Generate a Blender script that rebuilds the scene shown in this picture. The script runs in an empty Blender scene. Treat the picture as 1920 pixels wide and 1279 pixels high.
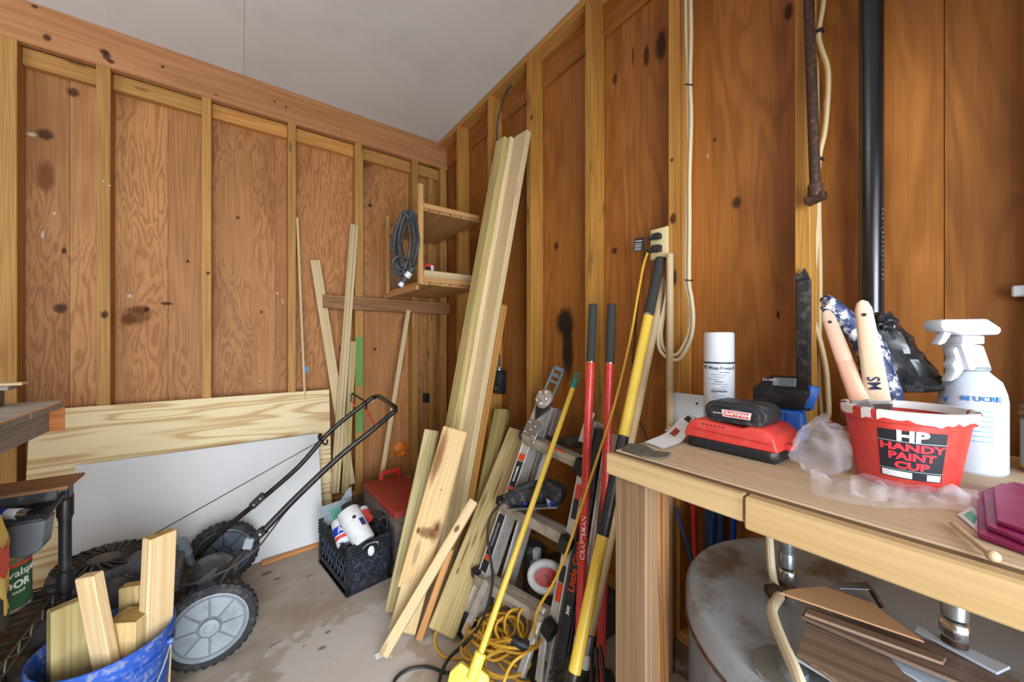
import bpy, bmesh, math, random
from mathutils import Matrix, Vector, noise
random.seed(7)
D = bpy.data
COL = bpy.context.scene.collection
R = math.radians
PI = math.pi

# ---------------------------------------------------------------- camera, light, exposure
CAMH = 1.22
FPX = 692.0
YAW = R(36.37)
SY, CY = math.sin(YAW), math.cos(YAW)
cd = D.cameras.new('camera'); cam = D.objects.new('camera', cd); COL.objects.link(cam)
cd.sensor_width = 36.0; cd.lens = FPX / 1920 * 36.0; cd.clip_start = 0.02
cam.location = (0, 0, CAMH); cam.rotation_euler = (R(90), 0, -YAW)
bpy.context.scene.camera = cam
sc = bpy.context.scene
sc.view_settings.view_transform = 'Standard'; sc.view_settings.look = 'None'
sc.view_settings.gamma = 1.0; sc.view_settings.use_curve_mapping = False
sc.view_settings.exposure = 0.30
sc.cycles.use_denoising = True
sc.cycles.max_bounces = 10
w = D.worlds.new('world'); sc.world = w; w.use_nodes = True
wb = w.node_tree.nodes['Background']
wb.inputs['Color'].default_value = (0.75, 0.86, 1.0, 1); wb.inputs['Strength'].default_value = 1.6
def area(name, loc, rot, sx, sy, power, color):
    l = D.lights.new(name, 'AREA'); l.shape = 'RECTANGLE'; l.size = sx; l.size_y = sy
    l.energy = power; l.color = color
    o = D.objects.new(name, l); COL.objects.link(o); o.location = loc; o.rotation_euler = rot
    return o
# daylight through the doorway the photographer stands in, and an added fill light aimed up at the ceiling
area('daylight_doorway', (-0.30, -1.62, 1.0), (R(90), 0, 0), 1.9, 1.75, 125, (0.86, 0.93, 1.0))
area('ceiling_fill', (-1.7, 1.2, 2.2), (R(180), 0, 0), 0.8, 0.8, 34, (0.86, 0.93, 1.0))

# ---------------------------------------------------------------- geometry helpers
def ray(px, py):
    q = (px - 960.0) / FPX; s = (639.5 - py) / FPX
    return Vector((CY * q + SY, -SY * q + CY, s))
CAMP = Vector((0, 0, CAMH))
def au(px, py, u): r = ray(px, py); return CAMP + r * (u / r.x)          # point on a plane x = u
def av(px, py, v): r = ray(px, py); return CAMP + r * (v / r.y)          # point on a plane y = v
def az(px, py, z): r = ray(px, py); return CAMP + r * ((z - CAMH) / r.z) # point at height z
def ad(px, py, t): return CAMP + ray(px, py) * t                         # point at distance t
def V(*a): return Vector(a)
def frame(o, x, y):
    x = Vector(x).normalized(); y = Vector(y); y = (y - x * y.dot(x)).normalized(); z = x.cross(y)
    m = Matrix((x, y, z)).transposed().to_4x4(); m.translation = Vector(o); return m
def rotz(a, o=(0, 0, 0)): return Matrix.Translation(Vector(o)) @ Matrix.Rotation(a, 4, 'Z')

def smooth_path(pts, n=8, closed=False):
    pts = [Vector(p) for p in pts]; out = []; N = len(pts)
    seg = N if closed else N - 1
    for i in range(seg):
        if closed: a, b, c, d = (pts[(i + k - 1) % N] for k in range(4))
        else: a, b, c, d = pts[max(i - 1, 0)], pts[i], pts[i + 1], pts[min(i + 2, N - 1)]
        for k in range(n):
            t = k / n
            out.append(0.5 * ((2 * b) + (c - a) * t + (2 * a - 5 * b + 4 * c - d) * t * t + (3 * b - a - 3 * c + d) * t ** 3))
    if not closed: out.append(pts[-1])
    return out

class MB:
    def __init__(s): s.v = []; s.f = []
    def add(s, vs, fs, M=None):
        b = len(s.v)
        s.v += [(M @ Vector(p)) if M else Vector(p) for p in vs]
        s.f += [tuple(b + i for i in f) for f in fs]; return s
    def box(s, c, d, M=None):
        x, y, z = c; a, b, e = d[0] / 2, d[1] / 2, d[2] / 2
        vs = [(x + i * a, y + j * b, z + k * e) for k in (-1, 1) for j in (-1, 1) for i in (-1, 1)]
        return s.add(vs, [(0, 2, 3, 1), (4, 5, 7, 6), (0, 1, 5, 4), (2, 6, 7, 3), (0, 4, 6, 2), (1, 3, 7, 5)], M)
    def span(s, a, b, M=None):
        return s.box([(a[i] + b[i]) / 2 for i in range(3)], [abs(b[i] - a[i]) for i in range(3)], M)
    def bar(s, p0, p1, wv, W, T):
        p0, p1 = Vector(p0), Vector(p1); zz = (p1 - p0); L = zz.length
        M = frame((p0 + p1) / 2, wv if Vector(wv).length else (1, 0, 0), (0, 0, 1))
        z = zz.normalized(); x = Vector(wv); x = (x - z * x.dot(z)).normalized(); y = z.cross(x)
        M = Matrix((x, y, z)).transposed().to_4x4(); M.translation = (p0 + p1) / 2
        return s.box((0, 0, 0), (W, T, L), M)
    def tube(s, pts, r, n=8, closed=False, sm=0, flat=1.0):
        if sm: pts = smooth_path(pts, sm, closed)
        pts = [Vector(p) for p in pts]; N = len(pts); rs = r if isinstance(r, (list, tuple)) else None
        up = None; vs = []
        for i, p in enumerate(pts):
            if closed: t = pts[(i + 1) % N] - pts[i - 1]
            else: t = pts[min(i + 1, N - 1)] - pts[max(i - 1, 0)]
            if t.length < 1e-9: t = Vector((0, 0, 1))
            t.normalize()
            if up is None:
                up = Vector((0, 0, 1)) if abs(t.z) < 0.9 else Vector((1, 0, 0))
            up = (up - t * up.dot(t))
            if up.length < 1e-6: up = t.orthogonal()
            up.normalize(); sd = t.cross(up)
            rr = (rs[min(len(rs) - 1, int(i * len(rs) / N))] if rs else r)
            for k in range(n):
                a = 2 * PI * k / n
                vs.append(p + up * (math.cos(a) * rr) + sd * (math.sin(a) * rr * flat))
        fs = []
        for i in range(N if closed else N - 1):
            j = (i + 1) % N
            for k in range(n):
                l = (k + 1) % n
                fs.append((i * n + k, i * n + l, j * n + l, j * n + k))
        if not closed:
            fs.append(tuple(range(n - 1, -1, -1))); fs.append(tuple((N - 1) * n + k for k in range(n)))
        return s.add(vs, fs)
    def lathe(s, prof, M=None, n=24, ang=2 * PI, sx=1.0, sy=1.0, caps=True):
        vs = []; fs = []; full = ang > 6.28; m = n if full else n + 1
        for (r, z) in prof:
            for k in range(m):
                a = ang * k / n; vs.append((r * math.cos(a) * sx, r * math.sin(a) * sy, z))
        for i in range(len(prof) - 1):
            for k in range(n):
                l = (k + 1) % m
                fs.append((i * m + k, i * m + l, (i + 1) * m + l, (i + 1) * m + k))
        if full and caps:
            if prof[0][0] > 1e-6: fs.append(tuple(range(m - 1, -1, -1)))
            if prof[-1][0] > 1e-6: fs.append(tuple((len(prof) - 1) * m + k for k in range(m)))
        return s.add(vs, fs, M)
    def prism(s, poly, h, M=None, taper=None):
        n = len(poly); cx = sum(p[0] for p in poly) / n; cy = sum(p[1] for p in poly) / n
        t = taper or 1.0
        vs = [(x, y, 0) for x, y in poly] + [(cx + (x - cx) * t, cy + (y - cy) * t, h) for x, y in poly]
        fs = [tuple(range(n - 1, -1, -1)), tuple(range(n, 2 * n))] + [(i, (i + 1) % n, n + (i + 1) % n, n + i) for i in range(n)]
        return s.add(vs, fs, M)
    def grid(s, nu, nv, fn, M=None, thick=0.0):
        vs = [fn(i / nu, j / nv) for j in range(nv + 1) for i in range(nu + 1)]
        fs = [(j * (nu + 1) + i, j * (nu + 1) + i + 1, (j + 1) * (nu + 1) + i + 1, (j + 1) * (nu + 1) + i) for j in range(nv) for i in range(nu)]
        return s.add(vs, fs, M)
    def ball(s, c, r, n=12, m=8, M=None, amp=0.0, fr=3.0):
        r = r if isinstance(r, (list, tuple)) else (r, r, r); vs = [];
        for j in range(m + 1):
            th = PI * j / m
            for i in range(n):
                ph = 2 * PI * i / n
                d = Vector((math.sin(th) * math.cos(ph), math.sin(th) * math.sin(ph), math.cos(th)))
                k = 1 + (amp * noise.noise(d * fr + Vector(c) * 9) if amp else 0)
                vs.append((c[0] + d.x * r[0] * k, c[1] + d.y * r[1] * k, c[2] + d.z * r[2] * k))
        fs = [(j * n + i, (j + 1) * n + i, (j + 1) * n + (i + 1) % n, j * n + (i + 1) % n) for j in range(m) for i in range(n)]
        return s.add(vs, fs, M)
    def text(s, body, size, M, ext=0.0004, align='CENTER', fn=None, sx=1.0, bold=0.0, shear=0.0):
        c = D.curves.new('t', 'FONT'); c.body = body; c.size = size; c.align_x = align; c.align_y = 'CENTER'
        c.extrude = ext; c.resolution_u = 2; c.offset = bold; c.shear = shear
        o = D.objects.new('t', c); me = o.to_mesh()
        vs = [Vector((v.co.x * sx, v.co.y, v.co.z)) for v in me.vertices]; fs = [tuple(p.vertices) for p in me.polygons]
        o.to_mesh_clear(); D.objects.remove(o); D.curves.remove(c)
        if fn: vs = [fn(v) for v in vs]
        return s.add(vs, fs, M)

WM = {}      # world matrix of each object
def mesh_from(name, mb, c, bevel=0, seg=1, smooth=35):
    me = D.meshes.new(name)
    me.from_pydata([p - c for p in mb.v] if c is not None else mb.v, [], mb.f); me.update()
    bm = bmesh.new(); bm.from_mesh(me)
    bmesh.ops.remove_doubles(bm, verts=bm.verts, dist=1e-6)
    bmesh.ops.recalc_face_normals(bm, faces=bm.faces)
    if bevel:
        es = [e for e in bm.edges if len(e.link_faces) == 2 and e.calc_face_angle(0) > R(30)]
        bmesh.ops.bevel(bm, geom=es, offset=bevel, segments=seg, affect='EDGES', profile=0.5, clamp_overlap=True)
    bm.to_mesh(me); bm.free()
    if smooth:
        for p in me.polygons: p.use_smooth = True
        me.set_sharp_from_angle(angle=R(smooth))
    return me
def place(o, M, parent):
    WM[o] = M
    if parent is not None:
        o.parent = parent; M = WM[parent].inverted() @ M
    o.matrix_basis = M
def part(name, mb, mat, parent=None, bevel=0, seg=1, smooth=35, M=None, tint=None, label=None):
    """one mesh object; mb is in world space, or local to M when M is given"""
    if M is None:
        lo = [min(p[i] for p in mb.v) for i in range(3)]; hi = [max(p[i] for p in mb.v) for i in range(3)]
        c = Vector([(lo[0] + hi[0]) / 2, (lo[1] + hi[1]) / 2, lo[2]]); me = mesh_from(name, mb, c, bevel, seg, smooth); M = Matrix.Translation(c)
    else: me = mesh_from(name, mb, None, bevel, seg, smooth)
    o = D.objects.new(name, me); COL.objects.link(o)
    for m in (mat if isinstance(mat, list) else [mat]): me.materials.append(m)
    if tint: o.color = (*tint, 1)
    if label: o['label'] = label
    place(o, M, parent); return o
def tag(o, label, cat, group=None):
    o['label'] = label; o['category'] = cat
    if group: o['group'] = group
    return o
def thing(name, label, cat, loc, group=None):
    o = D.objects.new(name, None); COL.objects.link(o); o.empty_display_size = 0.05
    place(o, Matrix.Translation(Vector(loc)), None); return tag(o, label, cat, group)
def struct(o): o['kind'] = 'structure'; return o
def plank(name, pb, pt, wv, W, T, mat, parent=None, bevel=0.003, tint=None, ws=0, ts=0, poly=None):
    """a board whose long axis is its own z: runs from pb to pt; W along wv, T along axis x wv.
    ws / ts shift the section (0 = pb is its corner, -0.5 = centred)"""
    pb, pt = Vector(pb), Vector(pt); z = (pt - pb).normalized()
    x = Vector(wv); x = (x - z * x.dot(z)).normalized(); y = z.cross(x)
    if abs(pb.z) < 0.05 and z.z > 0.3:       # stands on the floor: the lowest corner of its square end touches it
        lo = min((pb + x * a * W + y * b * T).z for a in (ws, ws + 1) for b in (ts, ts + 1))
        pb = pb + z * ((0.001 - lo) / z.z)
    L = (pt - pb).length
    M = Matrix((x, y, z)).transposed().to_4x4(); M.translation = pb
    mb = MB()
    if poly: mb.prism(poly, L)
    else: mb.span((ws * W, ts * T, 0), (ws * W + W, ts * T + T, L))
    return part(name, mb, mat, parent, bevel, M=M, tint=tint)
def tone(k, warm=0.0): return (k * (1 + warm), k, k * (1 - warm))
# ---------------------------------------------------------------- materials
def lin(h):
    h = h.lstrip('#'); c = [int(h[i:i + 2], 16) / 255 for i in (0, 2, 4)]
    return tuple((x / 12.92 if x <= 0.04045 else ((x + 0.055) / 1.055) ** 2.4) for x in c)
class NT:
    def __init__(s, name):
        s.m = D.materials.new(name); s.m.use_nodes = True; s.t = s.m.node_tree; s.b = s.t.nodes['Principled BSDF']
    def n(s, typ, **kw):
        x = s.t.nodes.new(typ)
        for k, v in kw.items(): setattr(x, k, v)
        return x
    def l(s, a, b): s.t.links.new(a, b)
    def setin(s, node, key, val):
        if hasattr(val, 'is_output') or isinstance(val, bpy.types.NodeSocket): s.l(val, node.inputs[key])
        else: node.inputs[key].default_value = val
    def math(s, op, a, b=0.0, c=None, clamp=False):
        x = s.n('ShaderNodeMath', operation=op, use_clamp=clamp); s.setin(x, 0, a); s.setin(x, 1, b)
        if c is not None: s.setin(x, 2, c)
        return x.outputs[0]
    def vmath(s, op, a, b):
        x = s.n('ShaderNodeVectorMath', operation=op); s.setin(x, 0, a); s.setin(x, 1, b); return x.outputs[0]
    def mix(s, f, a, b, mode='MIX'):
        x = s.n('ShaderNodeMix', data_type='RGBA', blend_type=mode); s.setin(x, 0, f)
        for k, c in ((6, a), (7, b)): s.setin(x, k, (*c, 1) if isinstance(c, tuple) and len(c) == 3 else c)
        return x.outputs[2]
    def noise(s, vec, scale, detail=2.0, rough=0.5, dist=0.0):
        x = s.n('ShaderNodeTexNoise'); s.setin(x, 'Vector', vec)
        x.inputs['Scale'].default_value = scale; x.inputs['Detail'].default_value = detail; x.inputs['Roughness'].default_value = rough; x.inputs['Distortion'].default_value = dist
        return x.outputs[0]
    def ramp(s, f, a, b):
        x = s.n('ShaderNodeMapRange', interpolation_type='SMOOTHSTEP'); s.setin(x, 0, f); x.inputs[1].default_value = a; x.inputs[2].default_value = b; return x.outputs[0]
    def coords(s, rnd=True):
        tc = s.n('ShaderNodeTexCoord'); oi = s.n('ShaderNodeObjectInfo')
        if not rnd: return tc.outputs['Object'], oi
        off = s.n('ShaderNodeCombineXYZ')
        for i, k in enumerate((37.0, 23.0, 11.0)): s.setin(off, i, s.math('MULTIPLY', oi.outputs['Random'], k))
        return s.vmath('ADD', tc.outputs['Object'], off.outputs[0]), oi
    def bump(s, h, strength, dist=0.002):
        x = s.n('ShaderNodeBump'); s.setin(x, 'Height', h); x.inputs['Strength'].default_value = strength; x.inputs['Distance'].default_value = dist
        s.l(x.outputs[0], s.b.inputs['Normal'])
def wood(name, light, dark, rings=16.0, sc=(7, 7, 0.9), contrast=0.6, knots=0.5, rough=0.6, fiber=0.25, sharp=2.0, blotch=0.25, stain=None, kscale=(5, 5, 1.6), straight=False):
    N = NT(name); co, oi = N.coords()
    st = N.vmath('MULTIPLY', co, sc)
    n1 = N.noise(st, 1.0, 3.0 if straight else 2.0, 0.5 if straight else 0.45, 0.3)
    ring = N.math('SINE', N.math('MULTIPLY', n1, rings * 6.2832))
    ring = N.math('MULTIPLY_ADD', ring, 0.5, 0.5)
    ring = N.math('POWER', ring, sharp)
    if straight:      # some veneer is nearly straight grained
        n2 = N.noise(N.vmath('MULTIPLY', co, (16, 16, 0.5)), 1.0, 2.0, 0.45)
        r2 = N.math('MULTIPLY_ADD', N.math('SINE', N.math('MULTIPLY', n2, 60.0)), 0.5, 0.5)
        msk = N.ramp(N.noise(N.vmath('MULTIPLY', co, (2.2, 2.2, 0.55)), 1.0, 1.0), 0.47, 0.56)
        mm = N.n('ShaderNodeMix', data_type='FLOAT'); N.setin(mm, 0, msk); N.setin(mm, 2, ring); N.setin(mm, 3, N.math('MULTIPLY', r2, 0.6))
        ring = mm.outputs[0]
    fib = N.noise(N.vmath('MULTIPLY', co, (160, 160, 4)), 1.0, 2.0)
    col = N.mix(N.math('MULTIPLY', ring, contrast), lin(light), lin(dark))
    col = N.mix(N.math('MULTIPLY', N.ramp(fib, 0.35, 0.75), fiber), col, lin(dark))
    bl = N.noise(N.vmath('MULTIPLY', co, (4, 4, 1.3)), 1.0, 3.0, 0.6)
    col = N.mix(N.math('MULTIPLY', N.ramp(bl, 0.42, 0.75), blotch), col, lin(dark))
    if knots:
        vo = N.n('ShaderNodeTexVoronoi'); N.setin(vo, 'Vector', N.vmath('MULTIPLY', co, kscale)); vo.inputs['Scale'].default_value = 1.0
        kd = vo.outputs['Distance']
        k = N.math('SUBTRACT', 1.0, N.ramp(kd, 0.05, 0.11))
        col = N.mix(N.math('MULTIPLY', k, knots), col, tuple(c * 0.35 for c in lin(dark)))
    if stain:
        sn = N.noise(N.vmath('MULTIPLY', co, (9, 9, 2.2)), 1.0, 4.0, 0.6)
        col = N.mix(N.math('MULTIPLY', N.ramp(sn, 0.55, 0.72), stain[1]), col, lin(stain[0]))
    col = N.mix(1.0, col, oi.outputs['Color'], 'MULTIPLY')
    N.l(col, N.b.inputs['Base Color']); N.b.inputs['Roughness'].default_value = rough
    N.b.inputs['Specular IOR Level'].default_value = 0.35
    N.bump(N.math('ADD', N.math('MULTIPLY', fib, 0.6), N.math('MULTIPLY', ring, 0.4)), 0.25, 0.0015)
    return N.m
def pbr(name, color, rough=0.5, metal=0.0, dirt=None, dirt_amt=0.0, dscale=12.0, bumpy=0.0, bscale=60.0, spec=0.5, alpha=None, vary=0.12):
    N = NT(name); co, oi = N.coords(); c = lin(color)
    n = N.noise(co, dscale, 4.0, 0.6)
    col = N.mix(N.math('MULTIPLY', N.ramp(n, 0.35, 0.7), vary), c, tuple(x * 0.72 for x in c))
    if dirt:
        n2 = N.noise(co, dscale * 2.1, 5.0, 0.65)
        f = N.math('MULTIPLY', N.ramp(n2, 0.48, 0.66), dirt_amt)
        col = N.mix(f, col, lin(dirt))
    col = N.mix(1.0, col, oi.outputs['Color'], 'MULTIPLY')
    N.l(col, N.b.inputs['Base Color']); N.b.inputs['Metallic'].default_value = metal
    N.l(N.math('MULTIPLY_ADD', n, 0.2, rough - 0.1), N.b.inputs['Roughness']); N.b.inputs['Specular IOR Level'].default_value = spec
    if bumpy: N.bump(N.noise(co, bscale, 3.0, 0.6), bumpy, 0.002)
    if alpha is not None:
        N.b.inputs['Alpha'].default_value = alpha
    return N.m
M = {}
M['ply'] = wood('sheathing_plywood', '#c28a54', '#80491f', 15, (9, 9, 1.5), 0.52, 0.0, 0.62, 0.25, 2.0, 0.45, straight=True)
M['plyb'] = wood('sheathing_plywood_amber', '#ad6e30', '#713f12', 8, (7, 7, 1.1), 0.42, 0.0, 0.5, 0.28, 1.6, 0.55, straight=True)
M['stud'] = wood('stud_lumber', '#c1914f', '#8a5722', 9, (22, 22, 0.5), 0.40, 0.6, 0.6, 0.25, 1.6, 0.3, kscale=(9, 9, 2.0))
M['studstain'] = wood('stained_stud_lumber', '#b98a48', '#84531f', 9, (22, 22, 0.5), 0.40, 0.6, 0.6, 0.25, 1.6, 0.3, stain=('#3a2f22', 0.75), kscale=(9, 9, 2.0))
M['beam'] = wood('beam_lumber', '#b98457', '#8a5630', 8, (11, 11, 0.35), 0.38, 0.7, 0.6, 0.2, 1.6, 0.25, kscale=(6, 6, 2.2))
M['pale'] = wood('new_pine', '#dcc79d', '#b69763', 8, (20, 20, 0.4), 0.35, 0.5, 0.6, 0.15, 1.8, 0.12, kscale=(7, 7, 1.5))
M['green'] = wood('treated_pine', '#c9b785', '#8e7840', 9, (18, 18, 0.45), 0.5, 0.5, 0.65, 0.2, 1.6, 0.25, kscale=(7, 7, 1.6))
M['trimwood'] = wood('trim_pine', '#d3bd93', '#a98a5a', 7, (24, 24, 0.3), 0.35, 0.2, 0.6, 0.15, 1.6, 0.1)
M['dowel'] = wood('dowel_wood', '#cbb48f', '#a38a63', 5, (30, 30, 0.3), 0.25, 0.0, 0.55, 0.15, 1.6, 0.15)
M['grey'] = wood('weathered_wood', '#ab9f92', '#6e655b', 12, (20, 20, 0.5), 0.5, 0.4, 0.75, 0.35, 1.6, 0.4)
M['brown'] = wood('brown_board', '#9a6f4a', '#5f3d22', 8, (14, 14, 0.5), 0.45, 0.4, 0.65, 0.25, 1.6, 0.3)
M['slat'] = wood('slat_wood', '#c79a63', '#8a5d2e', 8, (20, 20, 0.5), 0.35, 0.2, 0.6, 0.25, 1.6, 0.2)
M['palep'] = wood('pine_plywood', '#ead8ab', '#b5853f', 9, (8, 8, 0.7), 0.66, 0.15, 0.6, 0.1, 3.0, 0.1)
M['bench'] = wood('bench_top_wood', '#cfb695', '#a58765', 9, (30, 30, 0.35), 0.4, 0.0, 0.55, 0.25, 1.6, 0.2)
M['benchedge'] = wood('bench_edge_wood', '#cfb181', '#ab8852', 7, (26, 26, 0.5), 0.3, 0.3, 0.55, 0.2, 1.6, 0.2)
M['post'] = wood('bench_leg_wood', '#ab9270', '#7a6142', 9, (24, 24, 0.35), 0.45, 0.3, 0.65, 0.3, 1.6, 0.3)
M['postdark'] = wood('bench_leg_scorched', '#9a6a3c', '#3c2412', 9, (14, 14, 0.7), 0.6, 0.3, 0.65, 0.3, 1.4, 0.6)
M['char'] = pbr('dark_painted_wood', '#2e2c30', 0.8, dirt='#6e6458', dirt_amt=0.6, dscale=20, bumpy=0.6)
M['vinyl'] = wood('vinyl_plank', '#8a7361', '#4f3d31', 10, (20, 20, 0.6), 0.5, 0.2, 0.5, 0.3, 1.6, 0.3)
M['ceil'] = pbr('ceiling_board', '#dfe0e1', 0.85, vary=0.04, dscale=1.2, dirt='#b3b3b1', dirt_amt=0.15, spec=0.2)
M['white'] = pbr('white_panel', '#cfcfce', 0.5, vary=0.05)
M['whitep'] = pbr('white_plastic', '#d3d8de', 0.35, vary=0.04)
M['greyp'] = pbr('grey_plastic', '#8e989f', 0.5, dirt='#5d625f', dirt_amt=0.4, bumpy=0.1)
M['black'] = pbr('black_plastic', '#1b1c1f', 0.45, dirt='#55524c', dirt_amt=0.25)
M['blackd'] = pbr('dusty_black_plastic', '#232529', 0.6, dirt='#6f6c66', dirt_amt=0.55, dscale=16)
M['crate'] = pbr('crate_plastic', '#1d222b', 0.5, dirt='#555a63', dirt_amt=0.35, dscale=20)
M['blackm'] = pbr('black_painted_steel', '#1a1917', 0.35, dirt='#5c4a3a', dirt_amt=0.35, dscale=18, metal=0.2)
M['rubber'] = pbr('tyre_rubber', '#2a2d31', 0.8, dirt='#6a655c', dirt_amt=0.5, dscale=14, bumpy=0.5, bscale=90)
M['engine'] = pbr('dusty_engine', '#58595c', 0.6, dirt='#7d776e', dirt_amt=0.5, dscale=10, bumpy=0.2)
M['deck'] = pbr('dusty_deck', '#3d3630', 0.75, dirt='#6d5a43', dirt_amt=0.6, dscale=12, bumpy=0.3)
M['flap'] = pbr('clear_smoked_flap', '#5c6a78', 0.35, dirt='#8d8a84', dirt_amt=0.5, dscale=9)
M['hub'] = pbr('wheel_hub_plastic', '#9aa3ab', 0.5, dirt='#6d6b64', dirt_amt=0.35, dscale=9)
M['blue'] = pbr('blue_bucket_plastic', '#2455b4', 0.5, dirt='#8f97a8', dirt_amt=0.75, dscale=26)
M['alu'] = pbr('aluminium', '#cfccc6', 0.38, metal=0.35, dirt='#85796a', dirt_amt=0.35, dscale=14)
M['aludust'] = pbr('dusty_aluminium', '#b0a594', 0.6, metal=0.25, dirt='#77695a', dirt_amt=0.5, dscale=12)
M['steel'] = pbr('galvanised_steel', '#a9b3ba', 0.3, metal=0.85, vary=0.3)
M['chrome'] = pbr('chrome', '#d9dcdf', 0.15, metal=1.0)
M['tank'] = pbr('tank_paint', '#9da3a9', 0.42, metal=0.1, dirt='#6f5c40', dirt_amt=0.85, dscale=3.4)
M['rust'] = pbr('rusty_pipe', '#4a352a', 0.55, metal=0.4, dirt='#7a5a46', dirt_amt=0.6, dscale=40, bumpy=0.5, bscale=120)
M['vent'] = pbr('black_vent_pipe', '#16181b', 0.24, spec=0.8)
M['romex'] = pbr('beige_cable', '#cdb98f', 0.5)
M['romexw'] = pbr('pale_cable', '#d8caa9', 0.5)
M['cream'] = pbr('cream_plate', '#e0cf9d', 0.45)
M['ycord'] = pbr('yellow_cord', '#d8a634', 0.5, dirt='#9a7a2a', dirt_amt=0.3, dscale=30)
M['bcord'] = pbr('black_cord', '#20211f', 0.5)
M['gcord'] = pbr('dark_grey_cord', '#3a3d40', 0.5, dirt='#6d6a66', dirt_amt=0.3)
M['yellow'] = pbr('yellow_fibreglass', '#e6c24a', 0.32)
M['yellowp'] = pbr('yellow_plastic', '#ecda5e', 0.4)
M['teal'] = pbr('teal_plastic', '#168a80', 0.45)
M['red'] = pbr('red_fibreglass', '#cf3a34', 0.3, dirt='#e0a59a', dirt_amt=0.12, dscale=30)
M['redp'] = pbr('red_plastic', '#d5423a', 0.38, dirt='#e58c80', dirt_amt=0.15, dscale=18)
M['redlid'] = pbr('scuffed_red_lid', '#9a2f22', 0.65, dirt='#7d4a36', dirt_amt=0.6, dscale=6)
M['greybox'] = pbr('scuffed_grey_body', '#7a6c68', 0.75, dirt='#4d3f3a', dirt_amt=0.6, dscale=16)
M['grip'] = pbr('dark_grip_foam', '#333530', 0.85, bumpy=0.2)
M['orange'] = pbr('orange_foam', '#e07a1a', 0.6, bumpy=0.6, bscale=40)
M['orangep'] = pbr('orange_label', '#e2481f', 0.5)
M['bluep'] = pbr('bright_blue_plastic', '#2f6fd6', 0.4)
M['bluepd'] = pbr('deep_blue_plastic', '#123bb0', 0.4)
M['slate'] = pbr('grey_slate', '#5f5a4c', 0.8, dirt='#85806f', dirt_amt=0.5, dscale=30, bumpy=0.5)
M['bag'] = None
M['blackbag'] = pbr('black_bag_film', '#1d2126', 0.28, spec=0.7)
M['magenta'] = pbr('magenta_sandpaper', '#8f1f55', 0.45, dirt='#b8507f', dirt_amt=0.4, dscale=14)
M['card'] = pbr('brown_cardboard', '#c39a70', 0.8)
M['ink'] = pbr('dark_ink', '#22262e', 0.6, vary=0)
M['inkb'] = pbr('blue_ink', '#3d7fc8', 0.6, vary=0)
M['inkn'] = pbr('navy_ink', '#2b3550', 0.6, vary=0)
M['inkw'] = pbr('white_ink', '#f2f2f2', 0.6, vary=0)
M['inkr'] = pbr('red_ink', '#e23a4a', 0.6, vary=0)
M['paper'] = pbr('white_paper', '#e8e9ea', 0.7, vary=0.05)
M['bluesheet'] = pbr('blue_sheet', '#2f4d78', 0.5)
M['troughp'] = pbr('dark_grey_plastic', '#4a4e54', 0.32)
M['jug'] = pbr('scuffed_white_jug', '#dcdcdc', 0.5, dirt='#a9a9a8', dirt_amt=0.3, dscale=20)
M['green_'] = pbr('green_label', '#2f5f3d', 0.5, vary=0.05)
M['tealp'] = pbr('teal_card', '#62b7a4', 0.6)
M['tin'] = pbr('tin_can', '#b7bcbf', 0.28, metal=0.85)
M['ybag'] = pbr('yellow_bag', '#f0d468', 0.5, dirt='#d8d0a0', dirt_amt=0.4, dscale=10)
M['paint'] = pbr('dried_white_paint', '#f0eeec', 0.45)
M['navy'] = pbr('navy_film', '#26355e', 0.45, dirt='#eceef0', dirt_amt=1.3, dscale=24)
M['brush'] = wood('brush_handle_wood', '#e0c8ab', '#b98f72', 4, (20, 20, 0.8), 0.3, 0.0, 0.5, 0.15, 1.6, 0.4)
M['brushr'] = wood('brush_handle_rosy', '#dcbfa4', '#a8665a', 4, (16, 16, 4), 0.3, 0.0, 0.5, 0.15, 1.6, 0.8)
M['greenpaint'] = pbr('green_spray_paint', '#5f9a4a', 0.6, dirt='#7f8a3a', dirt_amt=0.7, dscale=14)
M['bluepaint'] = pbr('blue_spray_paint', '#6f9fd8', 0.6)
def decal_soot(name, col, sc=1.0):
    """soot or spray paint: fades out towards the edge of its own mesh (local x, y in -1..1)"""
    N = NT(name); tc = N.n('ShaderNodeTexCoord'); ln = N.n('ShaderNodeVectorMath', operation='LENGTH')
    n = N.noise(tc.outputs['Generated'], 5.0, 4.0)
    cen = N.vmath('SUBTRACT', tc.outputs['Generated'], (0.5, 0.5, 0.5)); N.l(cen, ln.inputs[0])
    a = N.math('SUBTRACT', 1.0, N.ramp(N.math('ADD', ln.outputs['Value'], N.math('MULTIPLY_ADD', n, 0.3, -0.15)), 0.2, 0.5))
    N.b.inputs['Base Color'].default_value = (*lin(col), 1); N.b.inputs['Roughness'].default_value = 0.8
    N.l(N.math('MULTIPLY', a, sc), N.b.inputs['Alpha']); return N.m
M['soot'] = decal_soot('soot_stain', '#1f1710', 0.85)
def bag_mat():
    N = NT('clear_bag_film'); N.b.inputs['Base Color'].default_value = (0.85, 0.84, 0.9, 1); N.b.inputs['Roughness'].default_value = 0.14
    lw = N.n('ShaderNodeLayerWeight'); lw.inputs['Blend'].default_value = 0.35
    N.l(N.math('MULTIPLY_ADD', lw.outputs['Facing'], 0.38, 0.05, clamp=True), N.b.inputs['Alpha']); return N.m
M['bag'] = bag_mat()
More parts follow.
